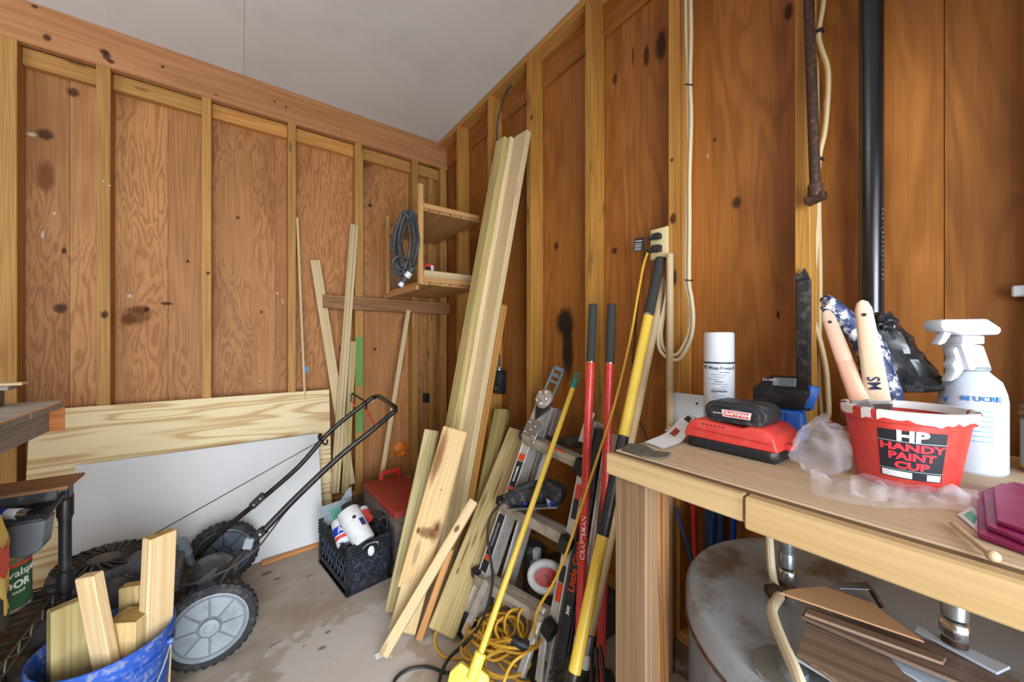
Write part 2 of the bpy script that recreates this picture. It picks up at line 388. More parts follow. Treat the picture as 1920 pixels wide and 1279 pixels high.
def concrete():
    N = NT('concrete_floor'); co, oi = N.coords(False)
    a = N.noise(co, 3.0, 6.0, 0.65); b = N.noise(co, 40.0, 4.0, 0.7); c = N.noise(co, 1.1, 4.0, 0.6)
    col = N.mix(N.ramp(a, 0.35, 0.7), lin('#bcb0a1'), lin('#a59280'))
    col = N.mix(N.math('MULTIPLY', N.ramp(c, 0.45, 0.7), 0.5), col, lin('#8d7a68'))
    # pale washed patch with an irregular outline
    d = N.vmath('DISTANCE', co, (0.30, 1.42, 0.0)); ds = N.n('ShaderNodeVectorMath', operation='DISTANCE'); N.l(co, ds.inputs[0]); ds.inputs[1].default_value = (0.33, 1.50, 0)
    e = N.noise(co, 5.0, 4.0, 0.6)
    f = N.math('SUBTRACT', 1.0, N.ramp(N.math('ADD', ds.outputs['Value'], N.math('MULTIPLY_ADD', e, 0.6, -0.3)), 0.27, 0.31))
    col = N.mix(N.math('MULTIPLY', f, 0.75), col, lin('#cbc5bf'))
    col = N.mix(N.math('MULTIPLY', N.ramp(b, 0.66, 0.8), 0.6), col, lin('#4a4038'))
    N.l(col, N.b.inputs['Base Color']); N.b.inputs['Roughness'].default_value = 0.8; N.b.inputs['Specular IOR Level'].default_value = 0.25
    N.bump(b, 0.3, 0.003); return N.m
M['conc'] = concrete()
M['curb'] = pbr('stained_concrete_curb', '#6e5a4c', 0.85, dirt='#b3aaa6', dirt_amt=0.7, dscale=7, bumpy=0.5)
M['front'] = pbr('garage_front_wall', '#8d6a45', 0.8)
# ---------------------------------------------------------------- the setting
UB, VA = 1.30, 2.78          # faces of the studs of the right and the back wall
UBS, VAS = 1.39, 2.87        # faces of their plywood sheathing
HC = CAMH + 1.62             # ceiling
fl = struct(part('floor', MB().span((-7, -12.0, -0.1), (6, 3.1, 0)), M['conc'], smooth=0, M=Matrix.Identity(4)))
ce = struct(part('ceiling', MB().span((-2.7, -1.6, HC + 0.012), (1.6, 3.1, HC + 0.06)), M['ceil'], smooth=0))
for k, (a, b) in enumerate(((-2.6, 0.0163), (0.0177, UBS))):
    part('panel', MB().span((a, -1.55, HC), (b, VAS, HC + 0.012)), M['ceil'], ce, tint=tone(1.0 - 0.02 * k))
# back wall
SILL = CAMH - 1.07
wa = struct(part('wall_back', MB().span((-2.6, VAS + 0.012, 0), (1.6, VAS + 0.1, HC)), M['ply'], smooth=0))
part('curb', MB().span((-2.6, VA - 0.01, 0), (UB, VAS + 0.012, SILL - 0.036)), M['curb'], wa, 0.004)
plank('sole_plate', (-2.6, VA, SILL - 0.036), (UB, VA, SILL - 0.036), (0, 1, 0), 0.09, 0.036, M['stud'], wa)
plank('header_beam', (-2.6, VA, CAMH + 1.417), (UBS, VA, CAMH + 1.417), (0, 1, 0), 0.04, 0.203, M['beam'], wa, 0.003)
studs_a = [(-2.25, -2.2), (-1.8, -1.76), (-1.39, -1.35), (-1.0, -0.846), (-0.592, -0.545), (-0.179, -0.137), None, None, None]
def uu(px): return au_line(px)
def at_va(px): r = ray(px, 640); return r.x / r.y * VA
def at_ub(px): r = ray(px, 640); return r.y / r.x * UB
studs_a = [(-1.39, -1.35), (-0.97, -0.846), (at_va(180), at_va(207)), (at_va(378), at_va(396.5)), (at_va(540), at_va(555)), (at_va(666), at_va(681)), (at_va(773), at_va(784.5)), (at_va(826), at_va(838))]
tints_a = [0.95, 0.92, 0.86, 1.06, 0.95, 1.02, 0.85, 0.9]
for (a, b), k in zip(studs_a, tints_a):
    plank('stud', (a, VA, SILL), (a, VA, CAMH + 1.417), (1, 0, 0), b - a, 0.088, M['stud'], wa, 0.002, tint=tone(k, 0.0))
# horizontal top strip between the studs, on the sheathing
for i in range(len(studs_a) - 1):
    a = studs_a[i][1]; b = studs_a[i + 1][0]
    if b - a < 0.1: continue
    plank('blocking', (a, VAS - 0.038, CAMH + 1.335), (b, VAS - 0.038, CAMH + 1.335), (0, 1, 0), 0.038, 0.085, M['stud'], wa, 0.002, tint=(1.25, 1.15, 1.1) if i in (3, 4) else tone(0.98))
# plywood bays, some with a veneer seam
def bay_a(a, b, t, warm=0.0):
    part('plywood_panel', MB().span((a, VAS, SILL - 0.02), (b, VAS + 0.012, HC)), M['ply'], wa, tint=(t * (1 + warm), t, t * (1 - warm)))
def at_vas(px): r = ray(px, 640); return r.x / r.y * VAS
seams = [-2.6, -0.92, at_vas(131), at_vas(196), at_vas(315), at_vas(390), at_vas(516), at_vas(550), at_vas(676), at_vas(780), UBS]
tn = [0.8, 0.74, 0.98, 1.04, 0.86, 0.95, 0.9, 1.0, 0.93, 0.86]
for i in range(len(seams) - 1): bay_a(seams[i] + 0.0008, seams[i + 1] - 0.0008, tn[i], (0.0, 0.02, -0.02, 0.0, 0.0, 0.0, 0.03, 0.03, 0.02, 0.02)[i])
for px in (809,):   # extra narrow strip near the corner
    plank('stud', (at_vas(800), VAS - 0.03, SILL), (at_vas(800), VAS - 0.03, CAMH + 1.417), (1, 0, 0), 0.045, 0.03, M['stud'], wa, 0.002, tint=tone(0.9))
# right wall
wb_ = struct(part('wall_right', MB().span((UBS + 0.012, -1.6, 0), (UBS + 0.1, VAS + 0.1, HC)), M['plyb'], smooth=0))
part('curb', MB().span((UB - 0.01, -1.5, 0), (UBS + 0.012, VA - 0.01, SILL - 0.036)), M['curb'], wb_, 0.004)
plank('sole_plate', (UB, VA, SILL - 0.036), (UB, -1.5, SILL - 0.036), (1, 0, 0), 0.09, 0.036, M['stud'], wb_)
plank('top_plate', (UB, VA, HC - 0.036), (UB, -1.5, HC - 0.036), (1, 0, 0), 0.09, 0.036, M['stud'], wb_)
def sb(px0): v = at_ub(px0); return v
sv = [at_ub(856), at_ub(914), at_ub(987), at_ub(1096.5), at_ub(1253), at_ub(1490), -0.06, -0.47]
tb = [0.95, 1.0, 0.95, 0.98, 1.06, 1.02, 0.95, 0.9, 0.9, 0.9]
for i, v in enumerate(sv):
    wv_ = 0.044 if i != 5 else 0.036
    plank('stud', (UB, v - wv_, SILL), (UB, v - wv_, HC - 0.036), (0, 1, 0), wv_, -0.088, M['studstain'] if i in (2, 3) else M['stud'], wb_, 0.002, tint=(tb[i] * 1.05, tb[i] * 1.0, tb[i] * 0.8))
seb = [VAS, sv[0] - 0.02, sv[1] - 0.02, sv[2] - 0.02, sv[3] - 0.02, sv[4] - 0.02, sv[5] - 0.02, 0.1, -0.45, -1.5]
tnb = [0.78, 0.85, 0.82, 0.92, 1.0, 1.05, 1.02, 0.86, 0.8]
for i in range(len(seb) - 1):
    a, b = seb[i + 1] + 0.0008, seb[i] - 0.0008
    part('plywood_panel', MB().span((UBS, a, SILL - 0.02), (UBS + 0.012, b, HC)), M['plyb'], wb_, tint=tone(tnb[i]))
    if i < 6:
        lo = (sv[i] if i < len(sv) else -1); hi = VAS if i == 0 else sv[i - 1] - 0.044
        plank('blocking', (UBS - 0.012, sv[i], CAMH + 1.43), (UBS - 0.012, hi, CAMH + 1.43), (1, 0, 0), 0.012, -0.15, M['plyb'], wb_, 0.001, tint=tone(0.95), ts=0)
part('soot_stain', MB().grid(8, 8, lambda a, b: Vector((UBS - 0.0012, au(1040, 600, UBS).y + (au(1080, 600, UBS).y - au(1040, 600, UBS).y) * a, au(1060, 640, UBS).z + (au(1060, 570, UBS).z - au(1060, 640, UBS).z) * b))), M['soot'], wb_)
part('soot_stain', MB().grid(8, 8, lambda a, b: Vector((UBS - 0.0016, au(1052, 600, UBS).y + (au(1078, 600, UBS).y - au(1052, 600, UBS).y) * a, au(1060, 720, UBS).z + (au(1060, 590, UBS).z - au(1060, 720, UBS).z) * b))), M['soot'], wb_)
# unseen sides of the room, with the doorway behind the camera
struct(part('wall_left', MB().span((-2.7, -1.5, 0), (-2.6, VAS, HC)), M['front'], smooth=0))
fr = MB(); fr.span((-2.7, -1.6, 0), (-1.25, -1.5, HC)); fr.span((0.65, -1.6, 0), (UBS + 0.1, -1.5, HC)); fr.span((-1.25, -1.6, 1.92), (0.65, -1.5, HC))
struct(part('wall_front', fr, M['front'], smooth=0))
struct(part('shade_slab', MB().span((-1.3, -1.45, 1.80), (1.27, -0.25, 1.84)), M['white'], smooth=0, bevel=0.004))  # unseen slab, added to keep the doorway light off the upper walls

# knots, resin stains and scrapes seen on the sheathing and studs
M['knot'] = decal_soot('dark_knot', '#4a2812', 0.75); M['resin'] = decal_soot('resin_stain', '#7a4218', 0.55); M['scrape'] = decal_soot('pale_scrape', '#d9c6ae', 0.7)
def mark(nm, mat, px, py, rx, ry, wall):
    if wall == 'a':
        c = av(px, py, VAS - 0.0012); f = lambda a, b: c + Vector(((a - 0.5) * 2 * rx, 0, (b - 0.5) * 2 * ry)); par = wa
    elif wall == 'as':
        c = av(px, py, VA - 0.0008); f = lambda a, b: c + Vector(((a - 0.5) * 2 * rx, 0, (b - 0.5) * 2 * ry)); par = wa
    elif wall == 'bs':
        c = au(px, py, UB - 0.0008); f = lambda a, b: c + Vector((0, (0.5 - a) * 2 * rx, (b - 0.5) * 2 * ry)); par = wb_
    else:
        c = au(px, py, UBS - 0.0012); f = lambda a, b: c + Vector((0, (0.5 - a) * 2 * rx, (b - 0.5) * 2 * ry)); par = wb_
    part(nm, MB().grid(4, 4, f), M[mat], par, smooth=0)
for a in ((137, 173, .028, .03), (85, 252, .035, .035), (113, 578, .03, .032), (446, 408, .012, .013), (694, 385, .02, .02), (703, 655, .014, .018), (490, 585, .010, .012), (352, 490, .010, .012), (275, 580, .016, .02), (640, 655, .02, .04), (120, 470, .012, .02)): mark('knot', 'knot', *a, 'a')
for a in ((257, 592, .075, .06), (262, 580, .05, .03), (240, 600, .04, .04), (85, 330, .04, .10), (680, 300, .10, .08)): mark('resin_stain', 'resin', *a, 'a')
for a in ((60, 252, .022, .014), (80, 440, .007, .028), (102, 400, .008, .012), (243, 555, .018, .016), (520, 550, .012, .012), (530, 565, .006, .03), (698, 752, .016, .02), (488, 715, .012, .008)): mark('pale_scrape', 'scrape', *a, 'a')
mark('ink_mark', 'knot', 312, 569, 0.035, 0.012, 'a')
for a in ((196, 590, .018, .026), (390, 512, .012, .012), (200, 105, .02, .03)): mark('knot', 'knot', *a, 'as')
for a in ((194, 340, .008, .008), (205, 348, .008, .006)): mark('pale_scrape', 'scrape', *a, 'as')
for a in ((1381, 380, .018, .026), (1043, 461, .022, .028), (1212, 105, .018, .06), (1239, 85, .03, .08), (1478, 22, .014, .035), (1187, 105, .006, .06), (1153, 148, .016, .03), (1268, 105, .012, .012), (1340, 262, .008, .010), (1459, 590, .006, .018), (893, 247, .02, .03), (1152, 470, .02, .02)): mark('knot', 'knot', *a, 'b')
for a in ((1262, 410, .016, .026), (997, 220, .014, .02), (913, 248, .014, .02), (1260, 300, .008, .01), (1265, 520, .01, .04)): mark('knot', 'knot', *a, 'bs')
for a in ((1327, 293, .005, .012), (1549, 195, .008, .03), (962, 205, .02, .02)): mark('pale_scrape', 'scrape', *a, 'b')
for a in ((65, 12, .04, .03), (88, 70, .05, .06), (195, 97, .06, .05), (208, 115, .05, .04), (305, 125, .03, .025), (515, 190, .03, .02), (536, 200, .02, .03), (640, 245, .03, .015), (772, 276, .02, .015), (405, 178, .02, .02), (600, 210, .015, .015)): mark('knot', 'knot', a[0], a[1], a[2] * .36, a[3] * .36, 'as')

# crumbs and scuffs on the concrete
M['scuff'] = decal_soot('dark_scuff', '#4a4238', 0.42)
for px, py, rx, ry, rot in ((615, 1185, .022, .012, .3), (604, 1215, .03, .02, 0), (570, 1211, .012, .006, .6), (515, 1208, .05, .006, .25), (520, 1085, .03, .02, 0), (580, 1080, .03, .008, .2), (577, 1143, .01, .006, 0), (550, 1117, .006, .004, 0), (603, 1112, .012, .006, .4), (620, 1232, .008, .006, 0), (500, 1075, .05, .03, 0), (470, 1130, .012, .006, .5), (680, 1180, .006, .004, 0), (560, 1165, .006, .005, 0), (640, 1160, .02, .004, .9)):
    c = az(px, py, 0.0008)
    part('scuff_mark', MB().grid(4, 4, lambda a, b: c + Vector(((a - .5) * 1.4 * rx * math.cos(rot) - (b - .5) * 1.4 * ry * math.sin(rot), (a - .5) * 1.4 * rx * math.sin(rot) + (b - .5) * 1.4 * ry * math.cos(rot), 0))), M['scuff'], fl, smooth=0)
# ---------------------------------------------------------------- panels and lumber leaning on the back wall
def lone(o, label, cat, group=None): return tag(o, label, cat, group)
# big pine plywood sheet behind the white panel
a = av(62, 1080, 2.60); 
pb = Vector((-0.80, 2.64, 0.003)); pt = Vector((0.487, 2.64, 0.003))
lean = Vector((0, 0.115, 0.885)).normalized()
lone(plank('plywood_sheet', pb, pt, lean, 0.895, -0.018, M['palep'], None, 0.001), 'pale pine plywood sheet with wavy grain leaning on the back wall studs', 'plywood')
lean2 = Vector((0, 0.20, 0.62)).normalized()
lone(plank('hardboard_sheet', (-0.635, 2.455, 0.004), (0.405, 2.455, 0.004), lean2, 0.652, -0.012, M['white'], None, 0.001), 'plain white panel leaning in front of the pine plywood sheet', 'panel')
p0, p1 = az(491, 1062, 0), az(606, 1022, 0)
lone(plank('wood_strip', p0, p1, (0, 1, 0), 0.022, 0.02, M['slat'], None, 0.002, tint=(1.15, 0.95, 0.8)), 'short orange wood strip lying on the floor along the white panel', 'strip')
# trim sticks
lone(plank('trim_stick', av(572, 800, 2.745), av(555.5, 407, 2.77), (1, 0, 0), 0.013, 0.012, M['trimwood']), 'thinnest pale stick leaning on the back wall above the plywood sheet', 'stick')
o = plank('trim_board', av(657, 908, 2.72), av(590.5, 488, 2.765), (1, 0, 0), 0.060, -0.014, M['trimwood'], ws=-0.5)
lone(o, 'pale trim board leaning left beside the end of the brown ledger', 'board')
o = plank('trim_moulding', av(627, 925, 2.66), av(664, 422, 2.775), (1, 0, 0), 0.05, -0.02, M['trimwood'], tint=tone(0.95), poly=[(-0.028, 0), (-0.028, -0.012), (-0.018, -0.02), (-0.008, -0.013), (0.004, -0.020), (0.012, -0.012), (0.026, -0.018), (0.028, 0)])
lone(o, 'grooved pale moulding leaning right, passing behind the brown ledger', 'moulding')
o = plank('trim_board', av(646, 925, 2.70), av(662, 640, 2.77), (1, 0, 0), 0.045, -0.012, M['green'], ws=-0.5)
lone(o, 'short greenish trim board standing behind the grooved moulding', 'board')
o = plank('trim_stick', av(713, 905, 2.62), av(765, 582, 2.735), (1, 0, 0), 0.032, -0.018, M['trimwood'], ws=-0.5)
lone(o, 'pale square stick leaning under the brown ledger near the red box', 'stick')
# brown ledger board
o = plank('ledger_board', av(603, 566, VA - 0.002) * 1, Vector((UBS - 0.002, VA - 0.002, av(603, 566, VA - 0.002).z)), (0, 0, 1), 0.094, 0.038, M['brown'], ws=-0.5, ts=0)
struct_led = lone(o, 'brown ledger board nailed across the back wall studs under the slatted shelf', 'board')
# slatted corner shelf
sh = thing('slatted_shelf', 'two-tier slatted wood corner shelf with upright posts', 'shelf', (0.86, 2.42, 1.55))
plank('post', (0.845, 2.10, 1.555), (0.845, 2.10, 2.15), (1, 0, 0), 0.030, -0.03, M['slat'], sh, tint=tone(1.1))
plank('post', (0.845, 2.70, 1.56), (0.845, 2.70, 2.125), (1, 0, 0), 0.026, -0.03, M['slat'], sh)
for z in (2.015, 1.572):
    n = 6; w = (1.28 - 0.855) / n
    for k in range(n):
        u = 0.857 + k * w
        plank('slat', (u, 2.10 + random.uniform(-0.006, 0.006), z - 0.012), (u, 2.765, z - 0.012), (1, 0, 0), w - 0.006, -0.018, M['slat'], sh, 0.002, tint=tone(random.uniform(0.82, 1.05)))
    plank('rail', (0.855, 2.098, z + 0.001 + 0.006), (1.275, 2.098, z + 0.007), (0, 1, 0), 0.020, 0.030, M['slat'], sh, tint=tone(1.12))
    plank('rail', (0.852, 2.13, z - 0.012), (0.852, 2.76, z - 0.012), (1, 0, 0), 0.02, 0.03, M['slat'], sh)
plank('backing_strip', (0.90, 2.125, 1.610), (1.275, 2.125, 1.61), (0, 1, 0), 0.012, 0.045, M['trimwood'], sh)
# red and white tape measure on the lower shelf
t = thing('tape_measure', 'small red and white tape measure on the lower slatted shelf', 'tape', av(801, 512, 2.3))
c = av(801, 504, 2.30)
body = MB().prism([(-0.035, -0.03), (0.035, -0.03), (0.035, 0.015), (0.02, 0.03), (-0.02, 0.03), (-0.035, 0.015)], 0.035, frame(c - Vector((0, 0.0, -0.0)), (1, 0.1, 0), (0, 0, 1)))
part('case', body, M['redp'], t, 0.004)
part('label', MB().prism([(0.008, -0.024), (0.026, -0.024), (0.026, 0.016), (0.008, 0.02)], 0.037, frame(c, (1, 0.1, 0), (0, 0, 1))), M['paper'], t)
part('label', MB().prism([(-0.03, -0.025), (0.004, -0.025), (0.004, 0.008), (-0.03, 0.008)], 0.037, frame(c, (1, 0.1, 0), (0, 0, 1))), M['ink'], t)
# coiled dark cord on the post
t = thing('coiled_cord', 'coiled dark grey power cord with white connector hanging on the shelf post', 'cord', ad(765, 530, 2.15))
m = MB()
for k in range(9):
    cx = 765 + random.uniform(-6, 6); wx = random.uniform(14, 27); top = 394 + random.uniform(0, 10); bot = 510 + random.uniform(-14, 14); dd = 2.12 + 0.012 * k
    cx += (k - 4) * 1.6
    pts = []
    for j in range(12):
        a = 2 * PI * j / 12
        yy = (top + bot) / 2 - math.cos(a) * (bot - top) / 2
        wd = wx * (0.55 + 0.45 * math.sin(PI * min(1, (yy - top) / (bot - top))))
        pts.append(ad(cx + math.sin(a) * wd + (yy - 450) * -0.06, yy, dd + 0.01 * math.sin(3 * a)))
    m.tube(pts, 0.0075, 8, True, 5)
part('cord_loops', m, M['gcord'], t)
m = MB(); pts = [ad(752 + 17 * math.sin(2 * PI * j / 10), 497 - 17 * math.cos(2 * PI * j / 10), 2.10) for j in range(10)]; m.tube(pts, 0.0075, 8, True, 5)
m.tube([ad(739, 500, 2.11), ad(738, 520, 2.11), ad(742, 535, 2.1), ad(750, 539, 2.1)], 0.0075, 8, sm=6)
part('cord_tail', m, M['gcord'], t)
d0, d1 = ad(750, 537, 2.09), ad(774, 503, 2.10)
for nm, f0, f1, rr, mt in (('connector_tip', 0, 0.22, 0.015, 'whitep'), ('connector_body', 0.2, 0.5, 0.019, 'gcord'), ('connector_band', 0.48, 0.76, 0.0185, 'whitep'), ('connector_cap', 0.75, 1.0, 0.019, 'gcord')):
    part(nm, MB().tube([d0.lerp(d1, f0), d0.lerp(d1, f1)], rr, 14), M[mt], t)
part('hook', MB().tube([ad(752, 394, 2.13), ad(760, 402, 2.10), ad(766, 408, 2.1), ad(771, 400, 2.13)], 0.003, 6, sm=4), M['steel'], t)
# small dark socket on the back wall near the corner
o = part('wall_socket', MB().box(av(799, 746, VAS - 0.02), (0.05, 0.035, 0.075)), M['black'], None, 0.004)
lone(o, 'small black socket box on the back wall near the corner', 'socket')
# orange foam blob, blue paint dab
o = part('foam_blob', MB().ball(av(750, 841, VAS - 0.01), (0.055, 0.03, 0.055), 24, 14, amp=0.35, fr=2.6).ball(av(756, 850, VAS - 0.02), (0.03, 0.02, 0.03), 16, 10, amp=0.4), M['orange'], None)
lone(o, 'orange foam blob stuck on the back wall above the red box', 'foam')
part('paint_dab', MB().lathe([(0.0, 0.0015), (0.02, 0.0015), (0.021, 0)], frame(av(574, 693, VAS - 0.0005), (1, 0, 0), (0, 0, 1)), 14, sx=0.8, sy=1.25), M['bluepaint'], wa)
for (y0, y1, h) in ((632, 725, 0.0), (762, 812, 0.0)):
    A = av(667, y1, VA - 0.001); B = av(681, y0, VA - 0.001)
    part('paint_stroke', MB().span((A.x + 0.004, VA - 0.0018, A.z), (B.x - 0.003, VA - 0.0006, B.z)), M['greenpaint'], wa, 0.0005)

# ---- long new boards leaning on the right wall
def leaner(name, label, pbx, ptx, pu, wv, W, T, mat, tint=None, zb=0.003, ws=0, ts=0, group=None, bevel=0.004):
    pb = az(*pbx, zb); pt = au(*ptx, pu) if not isinstance(pu, tuple) else ad(*ptx, pu[0])
    return lone(plank(name, pb, pt, wv, W, T, mat, None, bevel, tint, ws, ts), label, 'board', group)
A0 = az(787, 1062, 0.003); A1 = au(930, 264, 1.195)
wv = Vector((0.05, -1, 0))
ax = (A1 - A0).normalized()
def along(off_w, off_t, W, T, L0, L1, mat, tint, label, splay=(0, 0, 0)):
    x = (wv - ax * wv.dot(ax)).normalized(); y = ax.cross(x)
    s = 1 if y.x > 0 else -1
    y = y * s
    o0 = A0 + x * off_w + y * off_t
    pb, pt = o0 + ax * L0 + Vector(splay), o0 + ax * ((A1 - A0).length + L1)
    return lone(plank('long_board', pb, pt, x, W, s * T, mat, None, 0.004, tint), label, 'board')
along(0, 0, 0.082, 0.038, 0, 0, M['green'], (1.0, 1.0, 0.88), 'tall greenish board at the left of the long lumber leaning in the corner')
along(-0.012, 0.080, 0.07, 0.034, 0.0, -0.06, M['green'], (0.86, 0.84, 0.66), 'tall olive board splayed out at the foot behind the tall greenish board', (0.0, 0.10, 0.0))
along(0.003, 0.0395, 0.082, 0.036, 0.0, 0.02, M['pale'], (1.06, 1.06, 1.06), 'tall pale board sandwiched behind the tall greenish board')
along(0.0865, 0.066, 0.108, 0.034, 0.0, 0.03, M['pale'], (0.93, 0.93, 0.92), 'tall board with fine grooves on the right of the leaning lumber')
along(0.150, 0.102, 0.05, 0.036, 0.0, -0.95, M['stud'], (1.0, 0.98, 0.9), 'amber board half the height, behind the tall grooved board')
# ---- shorter boards in front
leaner('short_board', 'greyish short board left of the knotted board, pale on its edge', (718, 1160), (796, 804), (1.86,), (0.85, -0.5, 0), 0.072, 0.038, M['green'], (0.93, 0.95, 0.95))
leaner('short_board', 'short pale board behind the foot of the knotted board', (722, 1202), (828, 830), (1.80,), (0.83, -0.55, 0), 0.112, 0.036, M['pale'], (0.95, 0.9, 0.8))
e0 = ad(748, 1094, 1.605); e1 = ad(833, 798, 1.745)
lone(plank('knotted_board', e0, e1, (0.83, -0.55, 0), 0.118, -0.036, M['pale'], None, 0.004, (0.98, 0.86, 0.72)), 'honey coloured knotted board propped on top of the short boards', 'board')
leaner('short_board', 'weathered greenish post standing behind the wide pale board by the ladder', (851, 1128), (927, 766), 1.25, (0.5, -0.85, 0), 0.085, 0.06, M['green'], (0.92, 0.92, 0.72))
leaner('wide_board', 'wide pale board leaning beside the ladder with dark streaks', (787, 1213), (955, 800), 1.215, (0.083, -0.075, 0), 0.118, 0.038, M['green'], (1.02, 0.98, 0.93))
leaner('square_stick', 'pale square stick with a knot lying across the foot of the lumber', (713, 1236), (888, 938), (1.63,), (0.75, -0.6, 0), 0.040, 0.04, M['pale'], (1.04, 1.0, 0.96), zb=0.02, ws=-0.5)
leaner('thin_strip', 'thin orange wood strip between the square stick and the wide board', (782, 1208), (845, 1030), (1.62,), (0.83, -0.55, 0), 0.028, 0.015, M['slat'], (1.12, 0.95, 0.8), ws=-0.5)
pt_ = az(706, 1240, 0.002)
lone(part('paper_scrap', MB().grid(4, 2, lambda a, b: pt_ + Vector((0.055 * a, -0.02 * a + 0.03 * b, 0.004 + 0.006 * math.sin(5 * a)))), M['paper'], None), 'scrap of white tape on the floor at the square stick foot', 'tape')

# knots and stains on the short boards
def bmark(o, mat, x, z, rx, rz, face):
    Mx = WM[o]
    mat = 'knotlt' if mat == 'knot' else mat
    part('knot' if mat == 'knotlt' else 'stain', MB().grid(4, 4, lambda a, b: Vector((x + (a - 0.5) * 2 * rx, face, z + (b - 0.5) * 2 * rz))), M[mat], o, smooth=0, M=Mx.copy())
M['knotlt'] = decal_soot('pale_knot', '#5f3a1e', 0.65)
kb = D.objects['knotted_board']
for x, z, rx, rz, mt in ((0.022, 0.235, 0.009, 0.018, 'knot'), (0.098, 0.265, 0.009, 0.022, 'knot'), (0.06, 0.235, 0.05, 0.03, 'resin'), (0.095, 0.25, 0.03, 0.06, 'resin'), (0.02, 0.56, 0.025, 0.16, 'resin'), (0.07, 0.42, 0.004, 0.005, 'knot')):
    for f in (0.0006, -0.0366): bmark(kb, mt, x, z, rx, rz, f)
ss = D.objects['square_stick']
for f in (-0.0006, 0.0406): bmark(ss, 'knot', 0.0, 0.50, 0.012, 0.022, f)
gb = D.objects['wide_board']
for x, z, rx, rz in ((0.03, 0.30, 0.006, 0.09), (0.05, 0.36, 0.005, 0.05), (0.075, 0.42, 0.006, 0.08), (0.06, 0.62, 0.006, 0.1), (0.03, 0.22, 0.006, 0.02)):
    for f in (-0.0006, 0.0386): bmark(gb, 'resin', x, z, rx, rz, f)
# ---------------------------------------------------------------- left side: shelves, mower, bucket
# weathered timber shelf
ts_ = thing('timber_shelf', 'weathered grey timber shelf with a splintered orange end', 'shelf', (-0.8, 1.4, 0.0))
plank('front_rail', (-0.51, 0.9, 0.898), (-0.51, 2.03, 0.898), (0, 0, 1), 0.088, -0.036, M['grey'], ts_, ts=1, tint=(1.25, 1.25, 1.28))
plank('rail_end', (-0.5475, 2.031, 0.898), (-0.5105, 2.031, 0.898), (0, 0, 1), 0.088, -0.004, M['slat'], ts_, 0.001, tint=(1.1, 0.7, 0.45))
plank('top_board', (-1.3, 1.98, 0.987), (-0.508, 1.98, 0.987), (0, 1, 0), 0.06, 0.02, M['grey'], ts_, tint=(1.1, 1.0, 0.9))
for k in range(4):
    plank('top_board', (-1.3, 0.98 + 0.25 * k, 0.987), (-0.50, 0.98 + 0.25 * k, 0.987), (0, 1, 0), 0.245, 0.018, M['grey'], ts_, 0.002, tint=tone(0.9 + 0.04 * k))
plank('edge_strip', (-0.502, 1.15, 0.987), (-0.502, 2.04, 0.987), (0, 0, 1), 0.020, -0.004, M['slat'], ts_, 0.001, tint=(1.3, 1.0, 0.6))
for (x, y) in ((-1.28, 0.95), (-1.28, 2.0), (-0.60, 0.93)):
    plank('leg', (x, y, 0), (x, y, 0.985), (1, 0, 0), 0.04, 0.04, M['grey'], ts_, ws=-0.5, ts=-0.5)
for px, py in ((62, 800), (62.5, 818)):
    part('nail_head', MB().ball(au(px, py, -0.509), (0.003, 0.004, 0.004), 8, 6), M['steel'], ts_)
lone(plank('thin_board', (-1.2, 1.95, 1.073), (-0.583, 1.95, 1.073), (0, 1, 0), 0.05, 0.008, M['trimwood'], None, 0.001), 'thin pale board end poking in above the weathered shelf', 'board')
lone(plank('thin_board', (-1.2, 1.93, 1.06), (-0.605, 1.93, 1.06), (0, 1, 0), 0.07, 0.012, M['grey'], None, 0.001), 'thin dark board end just under the pale board above the weathered shelf', 'board')
lone(plank('timber_block', (-1.2, 1.94, 1.007), (-0.63, 1.94, 1.007), (0, 1, 0), 0.05, 0.053, M['grey'], None, 0.003, tint=tone(0.7)), 'dark timber block lying on the weathered shelf under the thin boards', 'block')
# wire shelving unit
wr = thing('wire_rack', 'black wire shelving rack with round posts', 'shelf', (-0.75, 1.4, 0))
part('post', MB().tube([(-0.42, 1.675, 0.0), (-0.42, 1.675, 0.79)], 0.0135, 14), M['black'], wr)
part('post', MB().tube([(-1.1, 1.675, 0.0), (-1.1, 1.675, 0.79)], 0.0135, 14), M['black'], wr)
part('post', MB().tube([(-1.1, 1.0, 0.0), (-1.1, 1.0, 0.79)], 0.0135, 14), M['black'], wr)
part('post', MB().tube([(-0.42, 1.0, 0.0), (-0.42, 1.0, 0.79)], 0.0135, 14), M['black'], wr)
part('sleeve', MB().lathe([(0.018, 0.70), (0.018, 0.762), (0.0155, 0.766), (0.0155, 0.69)], Matrix.Translation((-0.42, 1.675, 0)), 14), M['black'], wr)
part('sleeve', MB().lathe([(0.0135, 0.47), (0.019, 0.475), (0.019, 0.535), (0.0135, 0.54)], Matrix.Translation((-0.42, 1.675, 0)), 14), M['black'], wr)
